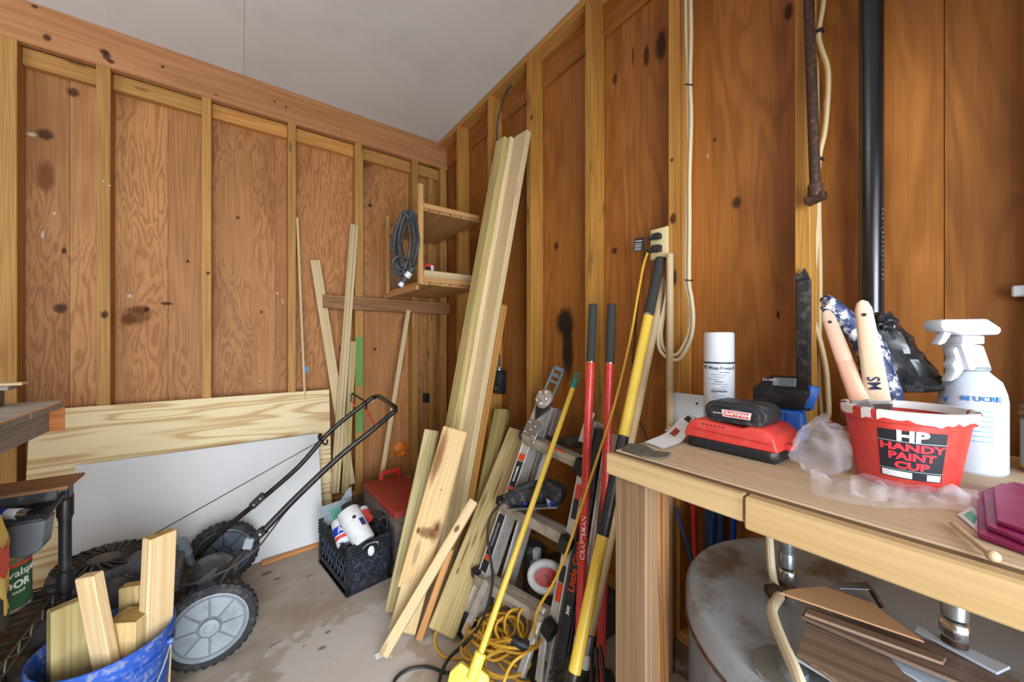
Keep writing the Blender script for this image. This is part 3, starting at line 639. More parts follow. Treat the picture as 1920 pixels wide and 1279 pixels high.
for zz in (0.505,):
    for y in (1.01, 1.665):
        for dz in (0, -0.028): part('wire', MB().tube([(-1.1, y, zz + dz), (-0.42, y, zz + dz)], 0.003, 6), M['blackm'], wr)
    for x in (-0.425, -1.09):
        for dz in (0, -0.028): part('wire', MB().tube([(x, 1.0, zz + dz), (x, 1.675, zz + dz)], 0.003, 6), M['blackm'], wr)
    z0 = MB().tube([(-0.425, 1.02 + (0.02 if k % 2 else 0) + 0.0325 * k, zz - (0.028 if k % 2 else 0)) for k in range(21)], 0.0025, 6)
    part('wire', z0, M['blackm'], wr)
    for k in range(19):
        y = 1.03 + 0.034 * k
        part('wire', MB().tube([(-1.09, y, zz + 0.003), (-0.425, y, zz + 0.003)], 0.002, 5), M['blackm'], wr)
    for x in (-0.65, -0.87):
        part('wire', MB().tube([(x, 1.0, zz - 0.003), (x, 1.675, zz - 0.003)], 0.003, 6), M['blackm'], wr)
plank('shelf_board', (-1.12, 1.62, 0.792), (-0.40, 1.62, 0.792), (0, 1, 0), 0.14, 0.009, M['brown'], wr, 0.001, tint=(0.95, 0.98, 1.0))
# black tray with a deep lip, hanging at the rack top
tr = thing('paint_tray', 'black plastic tray with a deep curved lip on the wire rack', 'tray', (-0.6, 1.5, 0.62))
u0, u1 = -0.95, -0.412
prof = [(1.665, 0.785), (1.655, 0.752), (1.60, 0.742), (1.535, 0.735), (1.520, 0.732), (1.512, 0.755)]
m = MB(); n = len(prof)
vs = [Vector((u0, y, z)) for y, z in prof] + [Vector((u1 - 0.02 + (0.02 if z > 0.75 else 0), y, z)) for y, z in prof]
vs2 = [p + Vector((0, 0, 0.005)) for p in vs]
m.add(vs, [(i, i + 1, n + i + 1, n + i) for i in range(n - 1)]); m.add(vs2, [(i, i + 1, n + i + 1, n + i) for i in range(n - 1)])
m.add([vs[n + i] for i in range(n)] + [Vector((u1, 1.665, 0.785)), Vector((u1, 1.512, 0.757))], [(0, 1, 6), (1, 2, 3, 4, 7, 6), (4, 5, 7)])
part('tray_pan', m, M['blackd'], tr)
tw = MB()
for k in range(13):
    a = PI * k / 12; tw.v.append(Vector((-0.4475 + 0.033 * math.cos(a) * (1.0 if k else 1.0), 1.505, 0.69 - 0.026 * math.sin(a))))
tw.v = [Vector((-0.408, 1.505, 0.752))] + tw.v + [Vector((-0.495, 1.505, 0.742)), Vector((-0.52, 1.505, 0.728)), Vector((-0.95, 1.505, 0.724)), Vector((-0.95, 1.505, 0.752))]
k = len(tw.v); tw.v += [p + Vector((0, 0.055, 0.0)) for p in tw.v]
tw.f = [tuple(range(k)), tuple(range(2 * k - 1, k - 1, -1))] + [(i, (i + 1) % k, k + (i + 1) % k, k + i) for i in range(k)]
part('tray_trough', tw, M['troughp'], tr, 0.003)
m = MB(); m.bar((u1, 1.505, 0.755), (u1, 1.665, 0.787), (1, 0, 0), 0.010, 0.010); m.bar((u0, 1.665, 0.787), (u1, 1.665, 0.787), (0, 1, 0), 0.010, 0.010); m.bar((u0, 1.505, 0.755), (u1, 1.505, 0.755), (0, 1, 0), 0.010, 0.008)
part('tray_rim', m, M['black'], tr, 0.002)
part('tray_clip', MB().span((-0.425, 1.63, 0.76), (-0.402, 1.672, 0.80)), M['black'], tr, 0.003)
# tube in the tray
tb_ = thing('spray_tube', 'small blue and white tube with chrome cap lying in the black tray', 'tube', az(40, 985, 0.76))
c0, c1 = ad(-14, 964, 0.965), ad(57, 964, 0.978)
for nm, f0, f1, rr, mt in (('tube_body', 0, 0.42, 0.014, 'navy'), ('tube_band', 0.4, 0.72, 0.0142, 'whitep'), ('tube_cap', 0.70, 1.0, 0.013, 'chrome')):
    part(nm, MB().tube([c0.lerp(c1, f0), c0.lerp(c1, f1)], rr, 16), M[mt] if mt != 'navy' else M['bluepd'], tb_)
# green labelled paint can on the wire shelf
zs = 0.508
cc = Vector((-0.522, 1.585, zs + 0.003)); rc = 0.063
pc = thing('paint_can', 'green labelled floor paint can on the wire rack', 'can', cc)
TC = Matrix.Translation(cc)
part('can_body', MB().lathe([(rc, 0.0), (rc + 0.002, 0.003), (rc, 0.006), (rc, 0.128), (rc + 0.002, 0.132), (rc, 0.136), (rc - 0.008, 0.133), (rc - 0.012, 0.127), (0, 0.126)], TC, 32), M['tin'], pc)
part('can_label', MB().lathe([(rc + 0.0006, 0.008), (rc + 0.0006, 0.124)], TC, 40), M['green_'], pc)
def wrap(r, a0, z): return lambda p: Vector((r * math.cos(a0 + p.x / r), r * math.sin(a0 + p.x / r), z + p.y))
aim = math.atan2(-cc.y, -cc.x)
def can_text(par, body, size, r, a0, z, mat, T, name='lettering', sx=1.0, bold=0.0, align='CENTER'):
    fn = lambda p: Vector(((r + p.z) * math.cos(a0 + p.x / r), (r + p.z) * math.sin(a0 + p.x / r), z + p.y))
    return part(name, MB().text(body, size, T, fn=fn, sx=sx, bold=bold, align=align), mat, par, smooth=0)
can_text(pc, 'valspar', 0.028, rc + 0.0010, aim + 0.95, 0.100, M['inkw'], TC)
can_text(pc, 'FLOOR', 0.027, rc + 0.0010, aim + 0.42, 0.070, M['inkw'], TC, bold=0.0008)
can_text(pc, 'PAINT', 0.010, rc + 0.0010, aim + 0.7, 0.050, M['inkw'], TC)
part('label_stripe', MB().lathe([(rc + 0.0012, 0.118), (rc + 0.0012, 0.124)], TC, 40), M['orangep'], pc)
# yellow bag
def bagfn(a, b):
    x = -0.60 + 0.165 * a; y = 1.36 + 0.10 * b
    return Vector((x, y, 0))
m = MB(); m.ball((0, 0, 0), (1, 1, 1), 36, 28)
for i, p in enumerate(m.v):
    q = Vector([math.copysign(abs(c) ** 0.38, c) for c in p]); k = 1 + 0.05 * noise.noise(q * 2.5)
    m.v[i] = Vector((-0.575 + 0.128 * q.x * k, 1.405 + 0.05 * q.y * k + 0.012 * noise.noise(q * 4), 0.668 + 0.158 * q.z + 0.008 * noise.noise(q * 3)))
yb = thing('yellow_bag', 'crumpled yellow printed bag standing at the left edge of the wire rack', 'bag', (-0.575, 1.42, 0.51))
part('bag_body', m, M['ybag'], yb)
for (za, zb_, mt) in ((0.67, 0.74, 'orangep'), (0.545, 0.62, 'ink')):
    pr = MB()
    pr.grid(6, 4, lambda a, b: Vector((-0.46 - 0.20 * a, 1.3535 - 0.002 * math.sin(6 * a), za + (zb_ - za) * b + 0.01 * math.sin(8 * a))))
    pr.grid(4, 4, lambda a, b: Vector((-0.4455 + 0.001 * math.sin(5 * a), 1.36 + 0.07 * a, za + (zb_ - za) * b + 0.012 * math.sin(7 * a))))
    part('bag_print', pr, M[mt], yb)
# things stored low under the rack
o = part('storage_case', MB().span((-1.0, 1.2, 0.22), (-0.50, 1.60, 0.40)), M['blackd'], None, 0.012, 2)
lone(o, 'black storage case with a white label strip under the wire rack', 'case')
part('label', MB().span((-0.4995, 1.34, 0.372), (-0.498, 1.55, 0.392)), M['paper'], o)
part('label', MB().span((-0.4995, 1.30, 0.3925), (-0.498, 1.55, 0.396)), M['orangep'], o)
lone(part('storage_box', MB().span((-1.0, 1.2, 0.0), (-0.52, 1.58, 0.218)), M['redlid'], None, 0.008, 2, tint=(1.2, 0.6, 0.6)), 'dark red box on the floor under the black storage case', 'box')

# ---- lawn mower (front towards the left, handle up to the right)
mw = thing('lawn_mower', 'dusty push lawn mower with folded-out black handle beside the white panel', 'lawn mower', (-0.35, 2.08, 0))
def wheel(c, r, w, hubm):
    W = frame(c, (1, 0, 0), (0, 0, 1))   # local z = -y (towards the camera side)
    m = MB().lathe([(r * 0.80, -w / 2), (r * 0.93, -w / 2), (r * 0.985, -w * 0.36), (r * 0.985, w * 0.36), (r * 0.93, w / 2), (r * 0.80, w / 2)], W, 48, caps=False)
    for k in range(34):
        a = 2 * PI * k / 34
        for s in (-1, 1):
            aa = a + (0.09 if s > 0 else 0)
            m.box((0, r * 0.985, s * w * 0.24), (r * 0.085, r * 0.045, w * 0.46), W @ Matrix.Rotation(aa, 4, 'Z'))
    ty = part('tyre', m, M['rubber'], mw)
    h = MB().lathe([(r * 0.81, -w * 0.42), (r * 0.82, w * 0.45), (r * 0.76, w * 0.50), (r * 0.73, w * 0.34), (r * 0.2, w * 0.30), (r * 0.19, w * 0.55), (r * 0.12, w * 0.60), (r * 0.105, w * 0.52), (0, w * 0.54)], W, 48)
    hub = part('hub', h, hubm, mw, tint=tone(0.62))
    part('hub_rim', MB().lathe([(r * 0.815, w * 0.44), (r * 0.825, w * 0.47), (r * 0.77, w * 0.53), (r * 0.735, w * 0.40)], W, 48, caps=False), hubm, hub)
    part('hub_cap', MB().lathe([(r * 0.20, w * 0.33), (r * 0.195, w * 0.57), (r * 0.12, w * 0.62), (r * 0.105, w * 0.54), (0, w * 0.56)], W, 24), hubm, hub)
    for k in range(8):
        a0 = 2 * PI * k / 8 + 0.025; a1 = 2 * PI * (k + 1) / 8 - 0.025
        pts = [(rr * math.cos(a), rr * math.sin(a)) for rr, aa in ((r * 0.26, (a0 + 0.06, a1 - 0.06)), (r * 0.70, (a1, a1 * 0.66 + a0 * 0.34, a1 * 0.33 + a0 * 0.67, a0))) for a in aa]
        part('hub_panel', MB().prism(pts, w * 0.07, W @ Matrix.Translation((0, 0, w * 0.33))), hubm, hub, 0.0015)
wheel(Vector((-0.092, 1.80, 0.150)), 0.150, 0.046, M['hub'])
wheel(Vector((-0.068, 2.37, 0.150)), 0.150, 0.046, M['flap'])
wheel(Vector((-0.68, 1.82, 0.10)), 0.10, 0.04, M['hub'])
wheel(Vector((-0.68, 2.34, 0.10)), 0.10, 0.04, M['hub'])
part('axle', MB().tube([(-0.092, 1.82, 0.15), (-0.068, 2.35, 0.15)], 0.008, 8), M['steel'], mw)
pl = [(-0.80, 1.93), (-0.70, 1.86), (-0.1, 1.85), (0.0, 1.90), (0.02, 2.05), (0.0, 2.26), (-0.1, 2.32), (-0.70, 2.31), (-0.80, 2.24)]
dk = part('deck', MB().prism(pl, 0.13, Matrix.Translation((0, 0, 0.07)), 0.93), M['deck'], mw, 0.02, 3)
part('deck_top', MB().prism([(-0.62, 1.92), (-0.18, 1.92), (-0.10, 2.08), (-0.18, 2.26), (-0.62, 2.26)], 0.06, Matrix.Translation((0, 0, 0.195)), 0.8), M['deck'], mw, 0.015, 2)
EC = Vector((-0.42, 2.06, 0))
part('engine_block', MB().lathe([(0.135, 0.24), (0.14, 0.26), (0.14, 0.335), (0.125, 0.345)], Matrix.Translation(EC), 28).span((-0.33, 1.93, 0.24), (-0.19, 2.17, 0.33)), M['engine'], mw, 0.006)
rs = part('starter_cover', MB().lathe([(0.138, 0.345), (0.142, 0.36), (0.132, 0.392), (0.126, 0.392), (0.125, 0.38), (0.05, 0.382), (0.046, 0.392), (0, 0.396)], Matrix.Translation(EC), 36), M['engine'], mw)
for k in range(26):
    a = 2 * PI * k / 26
    part('cooling_fin', MB().bar(EC + Vector((0.048 * math.cos(a), 0.048 * math.sin(a), 0.392)), EC + Vector((0.128 * math.cos(a + 0.3), 0.128 * math.sin(a + 0.3), 0.392)), (-math.sin(a), math.cos(a), 0), 0.0085, 0.008), M['blackd'], rs)
for k in range(4):
    part('cooling_ring', MB().lathe([(0.141, 0.262 + 0.021 * k), (0.149, 0.264 + 0.021 * k), (0.149, 0.272 + 0.021 * k), (0.141, 0.274 + 0.021 * k)], Matrix.Translation(EC), 32), M['blackd'], rs)
part('fuel_tank', MB().ball((-0.285, 1.985, 0.365), (0.075, 0.065, 0.05), 20, 12).box((-0.285, 1.985, 0.335), (0.13, 0.11, 0.05)), M['engine'], mw, 0.01, tint=(1.25, 1.3, 1.4))
part('air_filter', MB().ball((-0.36, 1.91, 0.31), (0.05, 0.045, 0.06), 16, 10).span((-0.42, 1.88, 0.2), (-0.31, 1.93, 0.29)), M['engine'], mw, 0.008)
part('muffler', MB().span((-0.56, 1.90, 0.215), (-0.40, 1.98, 0.29)), M['engine'], mw, 0.015, 2, tint=tone(0.7))
f0, f1 = ad(352, 1042, 1.60), ad(337, 1013, 1.57)
part('filler_tube', MB().tube([ad(360, 1062, 1.6), f0], 0.016, 12), M['engine'], mw, tint=tone(1.1))
part('filler_cap', MB().tube([f0.lerp(f1, 0.1), f1], 0.022, 14), M['greyp'], mw, 0.002, tint=tone(0.75))
# rear flap and chute
fl_ = MB(); q = [ad(388, 1040, 1.75), ad(438, 1048, 1.83), ad(428, 1078, 1.72), ad(378, 1066, 1.66)]
nn = (q[1] - q[0]).cross(q[3] - q[0]).normalized() * 0.012
fl_.add(q + [p + nn for p in q], [(0, 1, 2, 3), (7, 6, 5, 4), (0, 4, 5, 1), (1, 5, 6, 2), (2, 6, 7, 3), (3, 7, 4, 0)])
part('rear_flap', fl_, M['flap'], mw, 0.003)
part('chute', MB().ball((-0.10, 2.07, 0.20), (0.09, 0.13, 0.075), 20, 12), M['flap'], mw, tint=(0.62, 0.55, 0.5))
part('lower_flap', MB().bar(ad(372, 1098, 1.46), ad(408, 1070, 1.56), (0, 0.4, 1), 0.03, 0.006), M['greyp'], mw, 0.001)
# handle: lower brackets, tubes and crossbar
rb0, rb1 = ad(420, 1078, 1.42), ad(487, 1003, 1.49)
lb0, lb1 = ad(372, 1040, 1.74), ad(488, 938, 1.89)
RT = [rb1, ad(560, 928, 1.60), ad(640, 853, 1.72), ad(700, 805, 1.80), ad(735, 775, 1.862), ad(741, 766, 1.875)]
LT = [lb1, ad(560, 875, 1.97), ad(620, 808, 2.06), ad(690, 752, 2.16), ad(703, 744, 2.175)]
hd = part('handle', MB().tube([rb1, RT[1], RT[2], RT[3], RT[4], ad(740.5, 771, 1.868), ad(740, 764, 1.89), ad(731, 757, 1.95), ad(715, 746, 2.10), ad(709, 743, 2.16), ad(701, 745, 2.175), LT[3], LT[2], LT[1], lb1], 0.0125, 12, sm=4), M['blackm'], mw)
part('lower_handle', MB().tube([rb0 + Vector((-0.02, 0, -0.06)), rb0, ad(455, 1035, 1.46), rb1], 0.012, 10, sm=4), M['blackm'], mw, tint=(1.6, 1.3, 1.1))
part('lower_handle', MB().tube([lb0 + Vector((-0.02, 0.02, -0.07)), lb0, ad(430, 985, 1.82), lb1], 0.013, 10, sm=4), M['blackm'], mw)
for (A, B, dd) in ((ad(468, 1017, 1.478), ad(497, 992, 1.50), 0.02), (ad(472, 950, 1.872), ad(496, 927, 1.90), 0.02)):
    bp = part('bracket', MB().bar(A, B, (0, 0.2, 1), 0.036, 0.030), M['blackm'], mw, 0.004)
    for f in (0.25, 0.75):
        part('bolt', MB().ball(A.lerp(B, f) + Vector((-0.005, -0.018, 0.0)), 0.008, 10, 8), M['steel'], bp)
part('bracket_plate', MB().bar(ad(464, 1028, 1.465), ad(470, 1008, 1.47), (0.3, 0.1, 1), 0.03, 0.032), M['greyp'], mw, 0.003)
part('bail_bar', MB().tube([ad(658, 754, 2.19), ad(659, 741, 2.19), ad(661, 738, 2.19), ad(683, 752, 2.10), ad(687, 756, 2.08), ad(686, 768, 2.06)], 0.006, 8), M['blackm'], mw)
part('red_lever', MB().tube([ad(659, 752, 2.19), ad(672, 772, 2.14)], 0.005, 6), M['red'], mw)
part('red_lever', MB().tube([ad(687, 769, 2.05), ad(703, 801, 1.82)], 0.006, 6), M['red'], mw)
part('rope_guide', MB().tube([ad(600, 822, 2.01), ad(607, 832, 2.03), ad(613, 832, 2.04), ad(614, 824, 2.05)], 0.005, 6, sm=3).ball(ad(600, 819, 2.0), (0.012, 0.02, 0.02), 10, 8), M['blackm'], mw)
part('starter_rope', MB().tube([EC + Vector((0.09, 0.08, 0.39)), ad(600, 827, 2.01)], 0.0022, 6), M['bcord'], mw)
part('control_cable', MB().tube([ad(640, 856, 1.73), ad(590, 905, 1.65), ad(540, 955, 1.58), ad(505, 1000, 1.52), ad(480, 1030, 1.47), ad(430, 1066, 1.42), ad(370, 1092, 1.38), ad(330, 1100, 1.38)], 0.0038, 6, sm=5), M['gcord'], mw)

# ---- blue bucket with wood offcuts
BC = Vector((-0.308, 1.543, 0))
bk = thing('blue_bucket', 'dusty blue plastic bucket full of wood offcuts', 'bucket', BC)
TB = Matrix.Translation(BC)
part('bucket_wall', MB().lathe([(0.118, 0.0), (0.122, 0.004), (0.137, 0.30), (0.1385, 0.305), (0.146, 0.308), (0.146, 0.316), (0.139, 0.319), (0.1395, 0.338), (0.147, 0.341), (0.148, 0.362), (0.1465, 0.371), (0.143, 0.372), (0.1395, 0.366), (0.134, 0.30), (0.118, 0.008), (0.0, 0.008)], TB, 56), M['blue'], bk)
hw = [BC + Vector((0.152 * math.cos(a), 0.152 * math.sin(a), 0.325 - 0.17 * math.sin(k / 14 * PI))) for k, a in enumerate([R(-20) - R(130) * k / 14 for k in range(15)])]
part('bucket_handle', MB().tube(hw, 0.002, 6, sm=2), M['greyp'], bk)
for a in (R(-20), R(-150)): part('handle_ear', MB().ball(BC + Vector((0.149 * math.cos(a), 0.149 * math.sin(a), 0.325)), 0.010, 10, 8), M['blue'], bk)
def off(name, label, pb, pt, wv, W, T, mat, tint=None, **k):
    return lone(plank(name, pb, pt, wv, W, T, mat, None, 0.003, tint, **k), label, 'offcut')
off('wood_offcut', 'wide greenish board standing at the left of the blue bucket', (-0.398, 1.49, 0.02), (-0.403, 1.51, 0.500), (0.80, 0.45, 0), 0.085, 0.034, M['green'], (0.92, 0.92, 0.85))
off('wood_offcut', 'pale stick with rounded top tilted left in the blue bucket', (-0.262, 1.452, 0.02), (-0.338, 1.475, 0.585), (0.82, -0.5, 0), 0.048, 0.03, M['pale'], (1.12, 1.05, 1.0), ws=-0.5)
off('wood_offcut', 'tallest offcut in the blue bucket, broad with a slanted top', (-0.232, 1.495, 0.02), (-0.213, 1.50, 0.635), (0.80, 0.60, 0), 0.070, 0.036, M['pale'], (1.05, 0.98, 0.92))
off('wood_offcut', 'square post stub with end grain showing in the blue bucket', (-0.318, 1.508, 0.02), (-0.311, 1.513, 0.425), (0.82, -0.5, 0), 0.085, 0.075, M['pale'], (1.0, 0.92, 0.75))
off('wood_offcut', 'short board end behind the post stub in the blue bucket', (-0.292, 1.608, 0.02), (-0.300, 1.612, 0.465), (0.85, -0.3, 0), 0.085, 0.034, M['green'], (1.0, 0.95, 0.85))
# ---- black crate
cx, cy = 0.407, 1.876
cr = thing('milk_crate', 'black plastic crate of odds and ends on the floor', 'crate', (cx + 0.1, cy + 0.2, 0))
CM = rotz(R(8), (cx, cy, 0)); Wc, Lc, Hc_ = 0.225, 0.405, 0.236
part('floor_plate', MB().span((0.004, 0.004, 0.004), (Wc - 0.004, Lc - 0.004, 0.012), CM), M['crate'], cr)
def wall(nm, o, x, L):
    Fm = CM @ frame(o, x, (0, 0, 1))
    m = MB(); m.span((0, 0, -0.006), (L, 0.05, 0)); m.span((0, 0, -0.006), (0.022, Hc_, 0)); m.span((L - 0.022, 0, -0.006), (L, Hc_, 0))
    m.span((0, 0, 0), (L, 0.008, 0.004)); m.span((0, 0.052, 0), (L, 0.057, 0.003))
    for k in range(5): m.span((0, 0.166 + 0.015 * k, -0.002), (L, 0.172 + 0.015 * k, 0.005))
    m.span((0, Hc_ - 0.075, -0.008), (L, Hc_, -0.003))
    m.v = [Fm @ p for p in m.v]
    o_ = part(nm, m, M['crate'], cr, 0.001)
    return Fm, o_
def hexbars(Fm, L, solid, parent):
    m = MB(); s = 0.026; y0 = 0.062
    if solid: part('wall_panel', MB().span((0.02, 0.05, -0.008), (L - 0.02, 0.165, -0.004), Fm), M['crate'], parent)
    r = 0
    for r in range(3):
        for c in range(int((L - 0.06) / (s * 1.75)) + 1):
            x = 0.035 + c * s * 1.75 + (s * 0.87 if r % 2 else 0); y = y0 + 0.013 + r * s * 1.45
            if x > L - 0.035: continue
            pts = [(x + s * 0.98 * math.sin(PI / 3 * k), y + s * 0.98 * math.cos(PI / 3 * k), -0.002) for k in range(4)]
            for a, b in zip(pts[:-1], pts[1:]): m.bar(a, b, (0, 0, 1), 0.006, 0.004)
    m.v = [Fm @ p for p in m.v]
    part('hex_lattice', m, M['crate'], parent, smooth=0, tint=tone(3.0))
F1, w1 = wall('crate_wall', (0, 0, 0), (1, 0, 0), Wc); hexbars(F1, Wc, True, w1)
F2, w2 = wall('crate_wall', (0, Lc, 0), (0, -1, 0), Lc); hexbars(F2, Lc, False, w2)
F3, w3 = wall('crate_wall', (Wc, 0, 0), (0, 1, 0), Lc); hexbars(F3, Lc, True, w3)
F4, w4 = wall('crate_wall', (Wc, Lc, 0), (-1, 0, 0), Wc); hexbars(F4, Wc, True, w4)
# contents
def cp(px, py, t): return ad(px, py, t)
j0, j1 = cp(684, 1017, 1.83), cp(651, 958, 1.90)
jg = thing('white_jug', 'scuffed white plastic jar lying tilted on top of the crate', 'jar', j0)
JM = frame(j0, (j1 - j0).cross(Vector((0.3, -1, 0.2))), (0, 1, 1)); ax_ = (j1 - j0).normalized(); X = ax_.orthogonal().normalized(); JM = Matrix((X, ax_.cross(X), ax_)).transposed().to_4x4(); JM.translation = j0
Lj = (j1 - j0).length
part('jar_body', MB().lathe([(0.0, 0.0), (0.048, 0.0), (0.053, 0.006), (0.054, Lj * 0.55), (0.056, Lj * 0.6), (0.056, Lj * 0.95), (0.05, Lj), (0.0, Lj)], JM, 32), M['jug'], jg)
a_ = math.atan2((JM.inverted() @ CAMP).y, (JM.inverted() @ CAMP).x)
part('jar_label', MB().lathe([(0.0545, Lj * 0.35), (0.0545, Lj * 0.75)], JM @ Matrix.Rotation(a_ + 0.5, 4, 'Z'), 12, ang=0.5), M['inkn'], jg, tint=(1.5, 0.9, 2.0))
part('jar_label', MB().lathe([(0.0568, Lj * 0.62), (0.0568, Lj * 0.70)], JM @ Matrix.Rotation(a_ + 0.1, 4, 'Z'), 10, ang=0.3), M['ink'], jg)
k0, k1 = cp(646, 1022, 1.83), cp(634, 981, 1.895)
ax_ = (k1 - k0).normalized(); X = ax_.orthogonal().normalized(); KM = Matrix((X, ax_.cross(X), ax_)).transposed().to_4x4(); KM.translation = k0
kn = thing('spray_can', 'white can with blue and red label in the front of the crate', 'can', k0); Lk = (k1 - k0).length
part('can_body', MB().lathe([(0.0, 0), (0.032, 0), (0.034, 0.004), (0.034, Lk), (0.028, Lk + 0.012), (0, Lk + 0.014)], KM, 28), M['whitep'], kn)
part('can_label', MB().lathe([(0.0345, Lk * 0.42), (0.0345, Lk * 0.75)], KM, 28), M['bluepd'], kn)
part('can_label', MB().lathe([(0.0345, Lk * 0.22), (0.0345, Lk * 0.36)], KM, 28), M['redp'], kn)
a_ = math.atan2((KM.inverted() @ CAMP).y, (KM.inverted() @ CAMP).x)
part('lettering', MB().text('A', 0.04, KM, fn=lambda p: Vector((0.0352 * math.cos(a_ + p.x / 0.035), 0.0352 * math.sin(a_ + p.x / 0.035), Lk * 0.58 + p.y))), M['inkw'], kn, smooth=0)
fr_ = thing('plastic_package', 'grey clear plastic package with a teal card sticking out of the crate', 'package', cp(645, 975, 1.98))
q = [cp(612, 990, 2.04), cp(660, 966, 2.02), cp(660, 931, 2.08), cp(600, 952, 2.10)]
def slab(q, th):
    nn = (q[1] - q[0]).cross(q[3] - q[0]).normalized() * th
    return MB().add(q + [p + nn for p in q], [tuple(range(len(q))), tuple(range(2 * len(q) - 1, len(q) - 1, -1))] + [(i, len(q) + i, len(q) + (i + 1) % len(q), (i + 1) % len(q)) for i in range(len(q))])
part('package_shell', slab(q, 0.012), M['greyp'], fr_, 0.002, tint=(1.35, 1.35, 1.38))
part('package_flap', slab([cp(640, 938, 2.05), cp(660, 931, 2.04), cp(659, 913, 2.06), cp(652, 920, 2.07)], 0.006), M['greyp'], fr_, 0.001, tint=(1.3, 1.3, 1.32))
q2 = [p.copy() for p in (cp(624, 981, 2.013), cp(655, 962, 1.99), cp(656, 943, 2.04), cp(619, 956, 2.06))]
part('teal_card', slab(q2, -0.003), M['tealp'], fr_)
part('dark_card', slab([cp(640, 958, 2.0), cp(658, 950, 1.985), cp(658, 938, 2.035), cp(640, 948, 2.035)], -0.004), M['ink'], fr_)
rc_ = thing('red_can', 'small red and black can behind the white jar in the crate', 'can', cp(684, 975, 2.0))
r0, r1 = cp(690, 975, 1.98), cp(676, 948, 2.05)
part('can_body', MB().tube([r0, r0.lerp(r1, 0.55)], 0.027, 18), M['redp'], rc_); part('can_band', MB().tube([r0.lerp(r1, 0.5), r0.lerp(r1, 0.72)], 0.0275, 18), M['whitep'], rc_); part('can_cap', MB().tube([r0.lerp(r1, 0.7), r1], 0.024, 16), M['black'], rc_)
lone(part('hose_bundle', MB().ball(cp(712, 988, 2.03), (0.042, 0.06, 0.045), 20, 12, amp=0.4).tube([cp(700, 960, 1.95), cp(718, 962, 1.98), cp(728, 985, 2.0), cp(724, 1005, 1.97)], 0.006, 8, sm=5).tube([cp(712, 975, 1.93), cp(724, 968, 1.94), cp(726, 990, 1.93)], 0.005, 8, sm=5), M['black'], None), 'tangle of black rubber parts filling the back of the crate', 'parts')
tg = thing('key_tag', 'chrome clip with a white tag hooked over the crate rim', 'tag', cp(696, 1035, 1.75))
part('tag_plate', MB().ball(cp(696, 1033, 1.75), (0.016, 0.008, 0.024), 14, 10), M['whitep'], tg); part('clip', MB().tube([cp(680, 1030, 1.76), cp(690, 1021, 1.76), cp(706, 1016, 1.77), cp(710, 1022, 1.77)], 0.004, 8, sm=4), M['chrome'], tg)
# ---- red lidded box
rb = thing('red_lidded_box', 'scuffed box with a faded red lid by the wall behind the crate', 'box', (0.80, 2.2, 0))
RM = rotz(R(2.5), (0.655, 1.94, 0))
part('box_body', MB().span((0.008, 0.008, 0), (0.262, 0.545, 0.275), RM), M['greybox'], rb, 0.012, 2)
part('lid', MB().prism([(0, 0), (0.275, 0), (0.275, 0.56), (0, 0.56)], 0.035, RM @ Matrix.Translation((0, 0, 0.272)), 0.94), M['redlid'], rb, 0.008, 2)
part('lid_handle', MB().tube([RM @ Vector((0.12, 0.53, 0.30)), RM @ Vector((0.125, 0.53, 0.345)), RM @ Vector((0.235, 0.53, 0.345)), RM @ Vector((0.24, 0.53, 0.3))], 0.016, 8), M['redp'], rb, tint=(0.7, 0.4, 0.4))

# end grain on top of the square post stub
for nm, tn_ in (('wood_offcut.003', (0.72, 0.62, 0.42)), ('wood_offcut.004', (0.8, 0.7, 0.5)), ('wood_offcut.002', (0.85, 0.66, 0.46))):
    o = D.objects[nm]; lo = [min(v.co[i] for v in o.data.vertices) for i in range(3)]; hi = [max(v.co[i] for v in o.data.vertices) for i in range(3)]
    part('end_grain', MB().span((lo[0] + 0.003, lo[1] + 0.003, hi[2] - 0.0005), (hi[0] - 0.003, hi[1] - 0.003, hi[2] + 0.0008)), M['green'], o, M=WM[o].copy(), tint=tn_)
# ---------------------------------------------------------------- things on and along the right wall
# outlet plate with two plugs
ob = thing('wall_outlet', 'cream outlet plate with two black plugs beside a stud', 'outlet', (UB, 0.80, 1.54))
v0, v1 = 0.768, 0.842; PM = frame((UB - 0.004, (v0 + v1) / 2, 1.594), (0, -1, 0), (0, 0, 1))
part('outlet_plate', MB().box((0, 0, 0), (0.074, 0.118, 0.007), PM), M['cream'], ob, 0.003, 2)
part('outlet_box', MB().span((UB, v0 + 0.008, 1.55), (UBS, v1 - 0.008, 1.64)), M['greyp'], ob)
for y in (0.025, -0.022):
    part('socket', MB().lathe([(0.0165, 0), (0.0165, 0.0055), (0, 0.0056)], PM @ Matrix.Translation((0, y, 0)), 18), M['cream'], ob, tint=tone(0.9))
pg = thing('black_plug', 'black plug of a dark cord in the upper socket, with a black tag', 'plug', PM @ Vector((0, 0.025, 0.01)))
part('plug_body', MB().box((0.0, 0.025, 0.018), (0.03, 0.022, 0.028), PM).box((-0.022, 0.022, 0.022), (0.022, 0.014, 0.02), PM), M['black'], pg, 0.004, 2)
part('plug_cord', MB().tube([PM @ Vector((-0.03, 0.02, 0.022)), PM @ Vector((-0.045, 0.0, 0.03)), PM @ Vector((-0.06, -0.06, 0.015)), PM @ Vector((-0.10, -0.30, 0.006)), PM @ Vector((-0.11, -0.62, 0.02)), PM @ Vector((-0.02, -0.75, 0.05)), PM @ Vector((-0.004, -1.0, 0.06))], 0.003, 6, sm=5), M['bcord'], pg)
part('warning_tag', MB().box((-0.072, -0.003, 0.03), (0.042, 0.052, 0.001), PM @ Matrix.Rotation(R(-8), 4, 'Z')), M['ink'], pg)
